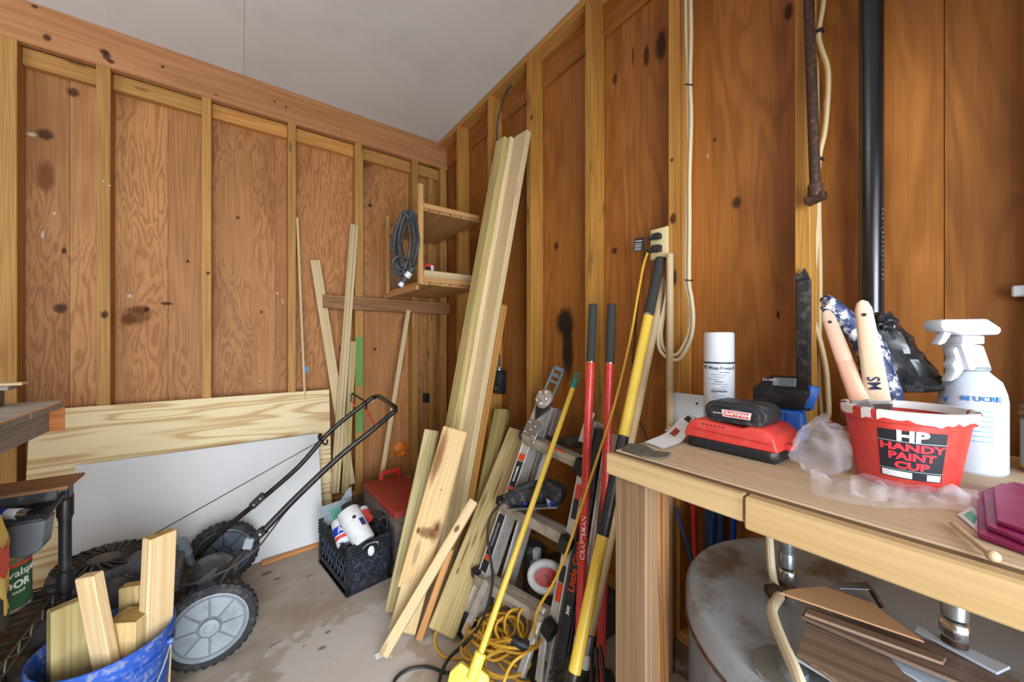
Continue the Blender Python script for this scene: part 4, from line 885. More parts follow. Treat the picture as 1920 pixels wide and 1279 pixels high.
part('tag_lettering', MB().text('CAUTION', 0.007, PM @ Matrix.Rotation(R(-8), 4, 'Z') @ Matrix.Translation((-0.073, 0.010, 0.0308))), M['inkw'], pg, smooth=0)
for k in range(5): part('tag_line', MB().box((-0.073, 0.0 - 0.006 * k, 0.0308), (0.032 - 0.004 * (k % 2), 0.0016, 0.0004), PM @ Matrix.Rotation(R(-8), 4, 'Z')), M['inkw'], pg)
# yellow extension cord: plug, run down the ladder, coil on the floor
yc = thing('extension_cord', 'yellow extension cord running down from the outlet to a tangle on the floor', 'cord', (0.8, 1.15, 0))
part('plug_body', MB().box((0.0, -0.022, 0.018), (0.032, 0.026, 0.030), PM).box((-0.024, -0.026, 0.024), (0.022, 0.016, 0.022), PM), M['black'], yc, 0.004, 2)
run = [PM @ Vector((-0.034, -0.03, 0.026)), ad(1206, 500, 1.40), ad(1195, 560, 1.385), ad(1183, 630, 1.37), ad(1165, 710, 1.36), ad(1146, 780, 1.33), ad(1120, 860, 1.27), ad(1092, 945, 1.25), ad(1068, 1020, 1.24), ad(1042, 1085, 1.25), ad(1010, 1140, 1.27), ad(1002, 1175, 1.30), ad(1003, 1205, 1.34), ad(996, 1228, 1.36)]
part('cord_run', MB().tube(run, 0.0048, 8, sm=6), M['ycord'], yc)
m = MB(); random.seed(5)
def flo(px, py, z): return az(px, py, z)
base = flo(945, 1222, 0.0)
for k in range(15):
    c = flo(940 + random.uniform(-45, 45), 1225 + random.uniform(-22, 26), 0); a0 = random.uniform(0, 6); ra = random.uniform(0.07, 0.13); rb_ = ra * random.uniform(0.5, 0.95); z0 = 0.006 + 0.006 * k; tl = random.uniform(-0.25, 0.45) if k > 4 else 0.05
    pts = []
    for j in range(10):
        t = 2 * PI * j / 10
        x = ra * math.cos(t); y = rb_ * math.sin(t)
        pts.append(c + Vector((x * math.cos(a0) - y * math.sin(a0), x * math.sin(a0) + y * math.cos(a0), max(0.006, z0 + abs(tl) * (y + rb_) * 0.5 + random.uniform(-0.006, 0.006)))))
    m.tube(pts, 0.0048, 8, True, 5)
m.tube([flo(990, 1215, 0.05), flo(960, 1200, 0.13), flo(925, 1205, 0.09), flo(890, 1200, 0.02), flo(850, 1172, 0.02), flo(822, 1180, 0.03), flo(815, 1205, 0.01), flo(832, 1232, 0.006), flo(870, 1235, 0.006), flo(915, 1228, 0.02), flo(970, 1250, 0.05)], 0.0048, 8, sm=6)
m.tube([ad(1010, 1210, 1.28), ad(985, 1225, 1.2), ad(960, 1245, 1.17), ad(945, 1279, 1.13), ad(935, 1330, 1.1)], 0.0048, 8, sm=6)
m.tube([ad(880, 1185, 1.42), ad(920, 1205, 1.30), ad(960, 1215, 1.25), ad(1000, 1212, 1.27), ad(1020, 1195, 1.33)], 0.0048, 8, sm=6)
for (x, y, w, h) in ((968, 1172, 22, 30), (985, 1168, 14, 28), (955, 1180, 26, 24)):
    m.tube([ad(x + w * math.sin(2 * PI * j / 9), y + h * math.cos(2 * PI * j / 9), 1.40 + 0.03 * math.sin(2 * PI * j / 9)) for j in range(9)], 0.0048, 8, True, 5)
part('cord_tangle', m, M['ycord'], yc)
part('cord_connector', MB().tube([ad(962, 1200, 1.27), ad(972, 1206, 1.26), ad(990, 1212, 1.26)], 0.017, 12), M['black'], yc)
# beige cables stapled to the stud, with a hanging loop
US = UB - 0.006
def cab(pts, u, r, mat, parent, name='cable', n=8, flat=0.6):
    return part(name, MB().tube([au(x, y, u + (d[0] if d else 0)) for x, y, *d in pts], r, n, sm=5, flat=1.0), mat, parent)
cb = thing('beige_cable', 'pair of beige cables stapled down a stud and hanging in a loop', 'cable', au(1288, 660, US))
cab([(1287, -40), (1287, 60), (1290, 150), (1291, 300), (1288, 420), (1287, 525), (1292, 560), (1296, 590), (1290, 630), (1272, 662), (1258, 664), (1243, 650), (1240, 620), (1247, 585), (1252, 560), (1254, 520)], US - 0.012, 0.0065, M['romexw'], cb)
cab([(1294, -40), (1296, 60), (1294, 150), (1296, 220), (1293, 330), (1293, 420), (1292, 525), (1297, 560), (1300, 598), (1295, 636), (1276, 671), (1256, 673), (1237, 656), (1234, 625), (1243, 585), (1250, 550), (1253, 520)], US - 0.018, 0.0065, M['romexw'], cb)
for y in (158, 525): part('cable_staple', MB().tube([au(1284, y, US + 0.002), au(1285, y, US - 0.022), au(1299, y + 1, US - 0.028), au(1300, y + 1, US + 0.004)], 0.002, 6), M['ink'], cb)
cb = thing('tan_cable', 'tan cable snaking down between the rusty pipe and the black vent pipe', 'cable', au(1545, 780, UBS - 0.02))
cab([(1547, -40), (1543, 10), (1535, 60), (1538, 85), (1550, 120), (1553, 150), (1551, 200), (1546, 250), (1537, 290), (1533, 340), (1534, 400), (1527, 500), (1522, 545), (1526, 600), (1538, 640), (1549, 690), (1553, 740), (1554, 775), (1548, 790)], UBS - 0.03, 0.0062, M['romex'], cb)
cab([(1534, -40), (1532, 100), (1534, 300), (1538, 520), (1537, 600), (1536, 700), (1541, 775)], UBS - 0.016, 0.0055, M['romex'], cb)
for y in (60, 300): part('cable_staple', MB().box(au(1535, y, UBS - 0.032), (0.022, 0.022, 0.006)), M['ink'], cb)
# rusty pipe and black vent pipe
rp = thing('rusty_pipe', 'thin rusty steel pipe ending in a coupling on the stud', 'pipe', au(1528, 385, 1.27))
p0, p1 = au(1515, -40, 1.285), au(1529, 364, 1.262)
part('pipe_tube', MB().tube([p0, p1], 0.0125, 14), M['rust'], rp)
dv = (p1 - p0).normalized()
part('coupling', MB().lathe([(0.011, 0.03), (0.0165, 0.026), (0.0175, 0.0), (0.0165, -0.008), (0.01, -0.008)], Matrix.Translation(p1) @ Vector((0, 0, 1)).rotation_difference(-dv).to_matrix().to_4x4() @ Matrix.Translation((0, 0, 0.0)), 14), M['rust'], rp, tint=(1.3, 1.25, 1.3))
part('pipe_strap', MB().bar(p1 + Vector((0.004, 0.022, -0.016)), p1 + Vector((0.0, -0.022, -0.006)), (0, 0, 1), 0.022, 0.03), M['rust'], rp, 0.003)
vp = thing('vent_pipe', 'black plastic vent pipe running up the right wall', 'pipe', (1.342, 0.2, 0.9))
VC = au(1634, 590, 1.342)
part('pipe_tube', MB().tube([(1.342, VC.y, 0.75), (1.342, VC.y, HC + 0.005)], 0.0245, 28), M['vent'], vp)
for k in range(16):
    part('pipe_print', MB().text('ABS SCH40'[k % 9] if 'ABS SCH40'[k % 9] != ' ' else '-', 0.009, Matrix.Identity(4), fn=lambda p, k=k: Vector((1.342 + 0.02475 * math.cos(R(249) - p.y / 0.0245), VC.y + 0.02475 * math.sin(R(249) - p.y / 0.0245), 1.38 + 0.012 * k + p.x))), M['greyp'], vp, smooth=0)
# dark board painted black on the stud low down
o = plank('dark_board', au(1505, 770, UB - 0.013), au(1505, 522, UB - 0.013), (0, 1, 0), 0.036, -0.012, M['char'], None, 0.004, ws=-0.5)
lone(o, 'black stained board fixed low on the stud under the rusty pipe', 'board')
m = MB(); A = au(1505, 524, UB - 0.013); m.prism([(-0.018, 0), (0.018, 0), (0.006, 0.03), (-0.004, 0.012), (-0.012, 0.02)], 0.012, frame(A, (0, -1, 0), (0, 0, 1)))
part('broken_tip', m, M['char'], o)
# black junction box on cable
jb = thing('junction_box', 'black junction box hanging from a cable on the stud behind the lumber', 'box', (1.28, 1.87, 0.9))
c = au(936, 716, 1.272)
part('box_body', MB().box(c, (0.05, 0.082, 0.142)), M['black'], jb, 0.006, 2)
part('box_cover', MB().box(c + Vector((-0.028, 0, 0)), (0.006, 0.072, 0.125)), M['black'], jb, 0.003)
part('cover_screw', MB().ball(c + Vector((-0.032, -0.012, -0.035)), 0.005, 8, 6), M['steel'], jb)
part('cable_gland', MB().lathe([(0.018, 0), (0.018, 0.008), (0.013, 0.012), (0.011, 0.022)], Matrix.Translation(c + Vector((0, 0, 0.071))), 14), M['steel'], jb)
part('cable', MB().tube([c + Vector((0, 0, 0.09)), au(937, 668, 1.272), au(931, 655, 1.275), au(930, 630, 1.285), au(934, 590, 1.29), au(936, 500, 1.29), au(934, 320, 1.29), au(932, 240, 1.288), au(942, 190, 1.30), au(955, 165, 1.34), au(966, 150, 1.37)], 0.006, 8, sm=5), M['gcord'], jb)

# ---------------------------------------------------------------- folded aluminium step ladder
BL, BR = Vector((0.742, 1.340, 0.03)), Vector((0.850, 0.975, 0.03)); TL, TR = Vector((1.19, 1.372, 0.925)), Vector((1.19, 1.045, 0.885))
ld = thing('step_ladder', 'folded aluminium multi-position ladder leaning on the right wall', 'ladder', (0.95, 1.17, 0))
wd = (TR - TL).normalized(); up = (TL - BL).normalized(); out = wd.cross(up).normalized()
if out.x > 0: out = -out
def rail(A, B, off, mat='alu', W=0.032, T=0.07):
    A = A + out * off; B = B + out * off
    ax = (B - A).normalized(); o2 = (out - ax * out.dot(ax)).normalized(); s2 = ax.cross(o2)
    m = MB(); m.bar(A, B, s2, W, 0.006)
    for s in (-1, 1): m.bar(A + s2 * s * (W / 2 - 0.003) - o2 * T * 0.4, B + s2 * s * (W / 2 - 0.003) - o2 * T * 0.4, o2, T * 0.8, 0.005)
    for s in (-1, 1): m.bar(A + s2 * s * (W / 2 - 0.003) + o2 * 0.004, B + s2 * s * (W / 2 - 0.003) + o2 * 0.004, s2, 0.006, 0.008)
    return part('rail', m, M[mat], ld, 0.001), s2, o2, A, B
r1, s1, o1, A1_, B1_ = rail(BL, TL, 0.0, W=0.055)
r2, s2_, o2_, A2_, B2_ = rail(BR, TR, 0.0, W=0.040)
rail(BL - wd * 0.035 + up * 0.02, TL - wd * 0.03 - up * 0.06, -0.03, W=0.035)
rail(BL + out * -0.12 + wd * 0.02 + up * 0.10, TL + out * -0.085 + wd * 0.02, 0.0, W=0.04)
rail(BR + out * -0.12 - wd * 0.02 + up * 0.10, TR + out * -0.085 - wd * 0.02, 0.0, W=0.04)
rail(BR + wd * 0.075 + up * 0.02, TR + wd * 0.05 - up * 0.02, 0.008, mat='black', W=0.046, T=0.03)
rail(BR + wd * 0.118 + up * 0.02, TR + wd * 0.09 - up * 0.02, 0.0, W=0.022)
# flared feet struts
part('foot_strut', MB().bar(BL.lerp(TL, 0.22) + wd * 0.06 + out * 0.02, BL + wd * 0.025 + out * 0.015, wd, 0.03, 0.02), M['alu'], ld, 0.002)
part('foot_strut', MB().bar(BR.lerp(TR, 0.22) - wd * 0.045 + out * 0.02, BR - wd * 0.06 + out * 0.02 + Vector((-0.04, -0.01, 0)), wd, 0.028, 0.02), M['alu'], ld, 0.002)
part('foot_strut', MB().bar(BR.lerp(TR, 0.20) + out * 0.022 - wd * 0.02, BR + wd * 0.0 + out * 0.02, wd, 0.03, 0.012), M['alu'], ld, 0.002)
for B_ in (BL, BR - wd * 0.03):
    part('rubber_foot', MB().bar(B_ + Vector((0, 0, -0.028)), B_ + up * 0.06, wd, 0.066, 0.05), M['black'], ld, 0.006, 2)
for i, f in enumerate((0.20, 0.505, 0.815)):
    L = BL.lerp(TL, f) - wd * 0.0; Rr = BR.lerp(TR, f) - wd * 0.02
    rg = part('rung', MB().bar(L - wd * 0.01 + out * 0.002, Rr + out * 0.002, Vector((0.87, 0.1, 0)), 0.075, 0.022).bar(L - wd * 0.01 + out * 0.036 - Vector((0, 0, 0.018)), Rr + out * 0.036 - Vector((0, 0, 0.018)), (0, 0, 1), 0.045, 0.01), M['aludust'], ld, 0.004, 2)
    for k in range(3):
        q = Vector((-0.03 + 0.022 * k, 0, 0.013))
        part('tread_rib', MB().bar(L + wd * 0.02 + q, Rr - wd * 0.01 + q, (1, 0, 0), 0.007, 0.004), M['aludust'], rg)
    part('rung_lock', MB().bar(Rr + wd * 0.0 + out * 0.03 - Vector((0, 0, 0.02)), Rr + wd * 0.045 + out * 0.03 - Vector((0, 0, 0.03)), (0, 0, 1), 0.062, 0.04), M['black'], ld, 0.006, 2)
    part('rung_lock', MB().bar(L - wd * 0.055 + out * 0.0, L - wd * 0.012 + out * 0.0, (0, 0, 1), 0.04, 0.05), M['black'], ld, 0.008, 2)
# hinge at the left top
HM = frame(TL - up * 0.035 + wd * 0.045 + out * 0.03, wd, up)
part('hinge_plate', MB().prism([(-0.045, -0.10), (0.05, -0.10), (0.05, -0.01), (0.02, 0.0), (-0.045, -0.01)], 0.006, HM @ Matrix.Translation((0, -0.06, 0))), M['steel'], ld, 0.002)
part('hinge_cover', MB().prism([(-0.05, 0.03), (0.0, -0.065), (0.062, 0.01), (0.05, 0.05)], 0.01, HM @ Matrix.Translation((0.006, 0.0, 0.006))), M['black'], ld, 0.004)
part('hinge_knob', MB().lathe([(0.046, 0.0), (0.048, 0.012), (0.040, 0.022), (0.018, 0.028), (0.016, 0.045), (0, 0.046)], HM @ Matrix.Translation((0.012, 0.045, 0.012)), 26), M['aludust'], ld)
for k in range(5):
    a = 2 * PI * k / 5; part('knob_lug', MB().box((0.03 * math.cos(a) + 0.02, 0.03 * math.sin(a) + 0.045, 0.04), (0.016, 0.016, 0.02), HM), M['alu'], ld, 0.003)
for x, y in ((-0.025, -0.08), (0.02, -0.09), (-0.03, -0.13), (0.03, -0.135), (0.0, -0.11)):
    part('rivet', MB().ball(HM @ Vector((x, y, 0.008)), 0.006, 10, 6), M['chrome'], ld)
part('hinge_plate', MB().bar(TR - up * 0.10 + out * 0.02 - wd * 0.005, TR + up * 0.03 + out * 0.02 - wd * 0.005, wd, 0.04, 0.008), M['alu'], ld, 0.002)
# printed labels on the rails
def lab(A, B, f0, f1, mat, s2, o2, W, lift=0.0055, dx=0.0, par=None, text=None, tm=None, size=0.02, rotate=True):
    P0, P1 = A.lerp(B, f0), A.lerp(B, f1); ax = (P1 - P0).normalized()
    o = part('rail_label', MB().bar(P0 + o2 * lift + s2 * dx, P1 + o2 * lift + s2 * dx, s2, W, 0.001), mat, ld)
    if text:
        F = frame((P0 + P1) / 2 + o2 * (lift + 0.0012) + s2 * dx, ax, o2.cross(ax))
        part('lettering', MB().text(text, size, F, bold=0.0006), tm, o, smooth=0)
    return o
for f0, f1, mt in ((0.585, 0.70, 'ink'), (0.705, 0.735, 'orangep'), (0.565, 0.583, 'orangep'), (0.535, 0.563, 'paper'), (0.29, 0.46, 'ink'), (0.465, 0.485, 'orangep'), (0.27, 0.288, 'orangep'), (0.225, 0.268, 'ink')):
    lab(A1_, B1_, f0, f1, M[mt], s1, o1, 0.040)
lab(A1_, B1_, 0.59, 0.695, M['ink'], s1, o1, 0.03, 0.006, 0, text='DANGER', tm=M['paper'], size=0.017)
lab(A1_, B1_, 0.30, 0.45, M['ink'], s1, o1, 0.03, 0.006, 0, text='WARNING', tm=M['greyp'], size=0.02)
Q0, Q1 = BL - wd * 0.035 + out * -0.024, TL - wd * 0.03 + out * -0.024
for f0, f1, mt in ((0.62, 0.65, 'ink'), (0.655, 0.70, 'orangep'), (0.58, 0.605, 'orangep'), (0.40, 0.47, 'orangep')):
    lab(Q0, Q1, f0, f1, M[mt], s1, o1, 0.018)
lab(BL + out * -0.11 + wd * 0.05, TL + out * -0.08 + wd * 0.06, 0.60, 0.78, M['paper'], s1, o1, 0.045, 0.0)
Q0, Q1 = BR + wd * 0.075 + out * 0.008, TR + wd * 0.05 + out * 0.008
lab(Q0, Q1, 0.12, 0.52, M['ink'], s2_, o2_, 0.036, 0.0125, 0)
for tx, f, sz, mt in (('Little Giant', 0.435, 0.036, 'orangep'), ('300', 0.285, 0.018, 'paper')):
    P = Q0.lerp(Q1, f); ax = (Q1 - Q0).normalized(); F = frame(P + o2_ * 0.0145, ax, o2_.cross(ax))
    part('lettering', MB().text(tx, sz, F, bold=0.0008), M[mt], ld, smooth=0)
Q0, Q1 = BR, TR
for f0, f1, mt in ((0.34, 0.40, 'ink'), (0.27, 0.335, 'orangep'), (0.58, 0.66, 'ink'), (0.66, 0.72, 'redp')): lab(Q0, Q1, f0, f1, M[mt], s2_, o2_, 0.022)
# grey slotted bar standing behind the ladder top
sb_ = thing('slotted_bar', 'grey metal bar with slots standing above the ladder hinge', 'bar', ad(1020, 760, 1.87))
P0, P1 = ad(1017, 765, 1.865), ad(1049, 689, 1.93); wv_ = (ad(1060, 694, 1.93) - ad(1040, 686, 1.93)).normalized()
m = MB(); W_ = 0.062
for s in (-1, 1): m.bar(P0 + wv_ * s * W_ * 0.40, P1 + wv_ * s * W_ * 0.40, wv_, W_ * 0.2, 0.014)
m.bar(P1 - (P1 - P0).normalized() * 0.022, P1, wv_, W_, 0.014); m.bar(P0.lerp(P1, 0.60), P0.lerp(P1, 0.66), wv_, W_, 0.012); m.bar(P0, P0.lerp(P1, 0.1), wv_, W_, 0.012)
part('bar_body', m, M['greyp'], sb_, 0.002, tint=(0.62, 0.75, 0.72))
part('slot_bridge', MB().lathe([(0.0, 0), (0.021, 0.0), (0.021, 0.01), (0, 0.01)], frame(P0.lerp(P1, 0.74), wv_, (P1 - P0)) , 16, ang=PI), M['greyp'], sb_, tint=(0.5, 0.6, 0.58))
# black tool and red pencil on the top rung
L, Rr = BL.lerp(TL, 0.815), BR.lerp(TR, 0.815)
tz = Vector((0.02, 0, 0.03))
bt = thing('black_clamp', 'black pistol grip tool lying on the top ladder rung', 'tool', L.lerp(Rr, 0.55) + tz)
P = [L.lerp(Rr, f) + tz for f in (0.30, 0.5, 0.75, 0.95)]
part('tool_body', MB().tube([P[0], P[1] + Vector((0, 0, 0.004)), P[2] + Vector((0.01, 0, 0.022)), P[3] + Vector((0.02, 0, 0.045))], [0.010, 0.014, 0.022, 0.026, 0.024], 10, sm=4), M['black'], bt)
part('tool_grip', MB().tube([P[3] + Vector((0.01, 0.0, 0.03)), P[3] + Vector((-0.01, 0.005, -0.01))], 0.018, 10), M['black'], bt, 0.003)
lone(part('pencil', MB().tube([L.lerp(Rr, 0.48) + Vector((-0.035, 0, 0.022)), L.lerp(Rr, 0.78) + Vector((-0.035, 0, 0.022))], 0.004, 6), M['orangep'], None), 'orange red pencil lying on the top ladder rung', 'pencil')
# jigsaw resting on the middle rung
js = thing('jigsaw', 'dusty black corded jigsaw resting on the middle ladder rung', 'saw', ad(1005, 945, 1.60))
def jp(px, py, t=1.60): return ad(px, py, t)
part('saw_body', MB().tube([jp(951, 936, 1.60), jp(965, 932, 1.59), jp(985, 930, 1.58), jp(1010, 926, 1.57), jp(1030, 928, 1.56)], [0.026, 0.034, 0.036, 0.036, 0.038, 0.036, 0.026], 16, sm=5), M['blackd'], js)
part('saw_handle', MB().tube([jp(957, 930, 1.59), jp(978, 915, 1.58), jp(1008, 908, 1.57), jp(1030, 915, 1.56), jp(1038, 930, 1.55)], 0.017, 12, sm=5), M['blackd'], js)
part('saw_head', MB().bar(jp(1022, 912, 1.555), jp(1058, 930, 1.50), (0, 0, 1), 0.075, 0.055), M['blackd'], js, 0.014, 2)
part('base_plate', MB().bar(jp(955, 950, 1.59), jp(1050, 946, 1.50), (0.8, 0.3, 0), 0.075, 0.005), M['steel'], js, 0.001)
part('clear_guard', MB().bar(jp(1028, 925, 1.535), jp(1034, 948, 1.525), (0.5, -0.5, 0), 0.03, 0.02), M['greyp'], js, 0.004, tint=(1.2, 1.2, 1.25))
part('blue_lever', MB().bar(jp(1032, 945, 1.515), jp(1044, 938, 1.50), (0, 0, 1), 0.012, 0.012), M['bluepd'], js, 0.003)
part('blue_lever', MB().bar(jp(980, 945, 1.55), jp(990, 944, 1.545), (0, 0, 1), 0.012, 0.012), M['bluepd'], js, 0.003)
part('power_cord', MB().tube([jp(953, 934, 1.60), jp(938, 946, 1.58), jp(922, 965, 1.55), jp(914, 1000, 1.52), jp(920, 1050, 1.48), jp(924, 1085, 1.45), jp(916, 1130, 1.42), jp(898, 1175, 1.40), jp(872, 1205, 1.38), jp(850, 1225, 1.37), jp(832, 1250, 1.355), az(822, 1290, 0.006), az(830, 1330, 0.006), az(880, 1345, 0.006), az(900, 1310, 0.006)], 0.0052, 8, sm=6), M['bcord'], js)
part('power_cord', MB().tube([az(900, 1310, 0.006), az(866, 1262, 0.006), az(838, 1262, 0.014), az(800, 1250, 0.006), az(762, 1257, 0.006), az(738, 1280, 0.006), az(730, 1330, 0.006)], 0.0055, 8, sm=6), M['bcord'], js)
part('power_cord', MB().tube([jp(886, 1192, 1.40), jp(868, 1212, 1.39), jp(842, 1235, 1.37), az(826, 1270, 0.02), az(815, 1320, 0.006)], 0.0052, 8, sm=6), M['bcord'], js)
# things on the floor behind the ladder
db = lone(part('dark_crate', MB().span((1.06, 0.98, 0.0), (1.28, 1.36, 0.17)), M['deck'], None, 0.006), 'low dark box on the floor behind the ladder', 'box')
pbt = thing('clear_bottle', 'clear bottle with a white cap behind the lower ladder rungs', 'bottle', (1.13, 1.28, 0.17))
Bc = ad(1007, 1085, 1.66); TBm = Matrix.Translation((Bc.x, Bc.y, 0.171)); hh = 1
part('bottle_body', MB().lathe([(0.0, 0), (0.032, 0.0), (0.034, 0.01), (0.034, 0.05), (0.018, 0.07), (0.014, 0.078), (0.0, 0.078)], TBm, 20), M['flap'], pbt, tint=tone(0.8))
part('bottle_cap', MB().lathe([(0.0, 0.075), (0.0195, 0.075), (0.0195, 0.108), (0.017, 0.112), (0, 0.112)], TBm, 20), M['whitep'], pbt)
lone(part('dark_jar', MB().lathe([(0.0, 0), (0.05, 0), (0.055, 0.02), (0.055, 0.08), (0.035, 0.1), (0, 0.104)], Matrix.Translation((1.11, 1.33, 0.171)), 22), M['flap'], None, tint=(0.35, 0.4, 0.35)), 'dark glass jar behind the lower ladder rungs', 'jar')
TRc = ad(1024, 1082, 1.50)
tp = thing('tape_reel', 'white oval reel with a red centre behind the lower ladder rung', 'reel', TRc)
TM = frame(TRc, Vector((0.80, -0.60, -0.15)), Vector((0.2, 0.2, 1)))
m = MB(); m.tube([TM @ Vector((0.062 * math.cos(2 * PI * k / 24), 0.05 * math.sin(2 * PI * k / 24), 0)) for k in range(24)], 0.016, 12, True); part('reel_rim', m, M['jug'], tp)
part('reel_core', MB().lathe([(0.0, -0.01), (0.052, -0.01), (0.05, 0.006), (0.02, 0.008), (0, 0.008)], TM, 24, sy=0.82), M['redp'], tp, tint=(0.7, 0.6, 0.6))
part('reel_crank', MB().tube([TM @ Vector((-0.005, 0.01, 0.012)), TM @ Vector((0.02, -0.025, 0.016))], 0.003, 6), M['chrome'], tp)

# ---------------------------------------------------------------- long handled tools
# yellow broom
bm_ = thing('yellow_broom', 'yellow broom with a teal hanging cap standing head down by the ladder', 'broom', ad(885, 1268, 1.26))
P0, P1 = ad(896, 1240, 1.225), ad(1074, 728, 1.70)
part('broom_pole', MB().tube([P0, P1], 0.0112, 16), M['yellow'], bm_)
dv = (P1 - P0).normalized()
part('hanging_cap', MB().tube([P1 - dv * 0.002, P1 + dv * 0.045], 0.0125, 14), M['teal'], bm_)
Cc = P1 + dv * 0.062; sd_ = Vector((0.805, -0.593, 0)); m = MB(); m.tube([Cc + dv * 0.022 * math.sin(2 * PI * k / 16) + sd_ * 0.010 * math.cos(2 * PI * k / 16) for k in range(16)], 0.0042, 8, True); part('hanging_ring', m, M['teal'], bm_)
HMx = frame(az(893, 1252, 0.045), Vector((0.9, -0.45, 0)), Vector((0, 0, 1)))
Hc = ad(893, 1250, 1.23)
HM2 = frame(Hc, Vector((0.805, -0.593, 0)), dv)
part('broom_socket', MB().tube([P0 - dv * 0.05, P0 + dv * 0.025], 0.020, 16), M['yellowp'], bm_, 0.002)
part('broom_head', MB().prism([(-0.085, -0.015), (-0.08, 0.01), (-0.045, 0.035), (-0.02, 0.02), (0.02, 0.018), (0.05, 0.0), (0.055, -0.09), (-0.09, -0.09)], 0.04, HM2 @ Matrix.Translation((-0.005, -0.02, -0.02))), M['yellowp'], bm_, 0.006, 2)
br = MB()
for k in range(40): 
    x = -0.08 + 0.13 * (k % 20) / 19; br.bar(HM2 @ Vector((x, -0.10, -0.012 + 0.024 * (k // 20))), HM2 @ Vector((x * 1.15, -0.122, -0.014 + 0.028 * (k // 20))), (1, 0, 0), 0.004, 0.004)
o = part('bristles', br, M['yellowp'], bm_, smooth=0); o['kind'] = 'stuff'
# post hole digger: two red handles
ph = thing('post_hole_digger', 'post hole digger with two red handles and dark foam grips', 'digger', (0.95, 0.95, 0))
for (t0, t1, b0) in (((1112, 571), 1.48, (1081, 1318)), ((1147, 571), 1.455, (1124, 1305))):
    A = ad(*t0, t1); Bt = ad(*b0, 1.225); ax = (A - Bt).normalized(); Lx = (A - Bt).length
    g0 = A - ax * 0.232
    hb = part('handle', MB().tube([Bt, g0 + ax * 0.01], 0.0158, 18), M['red'], ph)
    part('handle_grip', MB().tube([g0, A - ax * 0.012, A - ax * 0.004, A], [0.0172, 0.0172, 0.0172, 0.015, 0.010], 18), M['grip'], ph)
    part('grip_band', MB().tube([g0 - ax * 0.004, g0 + ax * 0.003], 0.0168, 18), M['chrome'], ph)
    part('blade', MB().prism([(-0.05, 0), (0.05, 0), (0.06, 0.05), (0.045, 0.09), (0, 0.10), (-0.045, 0.09), (-0.06, 0.05)], 0.004, frame(Bt + Vector((0, 0, -0.015)), (0.8, -0.6, 0), ax)), M['blackm'], ph)
    if t0[0] == 1112:
        F = frame(Bt.lerp(A, 0.375), ax, Vector((-0.805, 0.593, 0)))
        cam_dir = (CAMP - Bt.lerp(A, 0.375)); cam_dir = (cam_dir - ax * cam_dir.dot(ax)).normalized(); sy_ = cam_dir.cross(ax)
        lo, hi = 0.0, 1.0
        for _ in range(40):
            mid = (lo + hi) / 2; p = Bt.lerp(A, mid) - CAMP
            if 639.5 - FPX * p.z / (p.x * SY + p.y * CY) > 1006: lo = mid
            else: hi = mid
        Pm = Bt.lerp(A, lo); rr = 0.0163
        part('lettering', MB().text('CRAFTSMAN', 0.022, Matrix.Identity(4), sx=1.15, bold=0.0004, fn=lambda p: Pm + ax * p.x + cam_dir * (rr * math.cos(p.y / rr)) + sy_ * (rr * math.sin(p.y / rr))), M['inkw'], ph, smooth=0)
# shovel with yellow shaft
sv_ = thing('yellow_shovel', 'long handled tool with yellow shaft, dark foam grip and black sleeve', 'shovel', (0.6, 0.7, 0))
A = ad(1238, 486, 1.405); Bt = ad(1072, 1285, 0.985); ax = (A - Bt).normalized()
def on(py):  # point of the shaft at a given height in view
    lo, hi = 0.0, 1.0
    for _ in range(40):
        mid = (lo + hi) / 2; p = Bt.lerp(A, mid) - CAMP; y = 639.5 - FPX * p.z / (p.x * SY + p.y * CY)
        if y > py: lo = mid
        else: hi = mid
    return Bt.lerp(A, lo)
part('shaft', MB().tube([on(1262), on(585)], 0.0172, 20), M['yellow'], sv_)
part('shaft_sleeve', MB().tube([on(1004), on(818)], 0.0178, 20), M['black'], sv_)
part('handle_grip', MB().tube([on(590), A - ax * 0.02, A - ax * 0.006, A], [0.0182, 0.0182, 0.0182, 0.0182, 0.015], 20), M['grip'], sv_)
part('grip_band', MB().tube([on(594), on(588)], 0.0178, 20), M['chrome'], sv_)
part('shaft_socket', MB().tube([on(1260), on(1279) - ax * 0.20], 0.0190, 18), M['blackm'], sv_)
Bs = on(1279) - ax * 0.19
part('shovel_blade', MB().grid(8, 8, lambda a, b: Bs + Vector((0.805, -0.593, 0)) * ((a - 0.5) * 0.20 * (1 - 0.5 * b ** 3)) - ax * (0.20 * b) + Vector((-0.593, -0.805, 0)) * (0.03 * (1 - (2 * a - 1) ** 2))), M['blackm'], sv_)
# wooden handled garden fork
gf = thing('garden_fork', 'tool with a weathered wooden handle and steel ferrule beside the yellow shaft', 'fork', (0.8, 0.8, 0))
A = ad(1246, 522, 1.43); Bt = ad(1108, 1188, 1.21); ax = (A - Bt).normalized()
part('handle', MB().tube([Bt, Bt.lerp(A, 0.98), A], [0.0148, 0.0148, 0.0142, 0.012], 16), M['dowel'], gf, M=None, tint=(1.0, 0.97, 0.9))
part('ferrule', MB().tube([Bt - ax * 0.005, Bt - ax * 0.09], 0.0135, 16), M['steel'], gf)
part('ferrule_label', MB().tube([Bt - ax * 0.06, Bt - ax * 0.10], 0.0165, 16), M['paper'], gf)
part('fork_neck', MB().tube([Bt - ax * 0.09, Bt - ax * 0.15], 0.0125, 14), M['blackm'], gf)
sd_ = Vector((0.805, -0.593, 0))
for k in (-1.5, -0.5, 0.5, 1.5):
    q = Bt - ax * 0.145
    part('tine', MB().tube([q, q + sd_ * k * 0.018 - ax * 0.03, q + sd_ * k * 0.022 - ax * 0.10], 0.005, 8, sm=4), M['steel'] if k in (-1.5, 0.5) else M['rust'], gf)
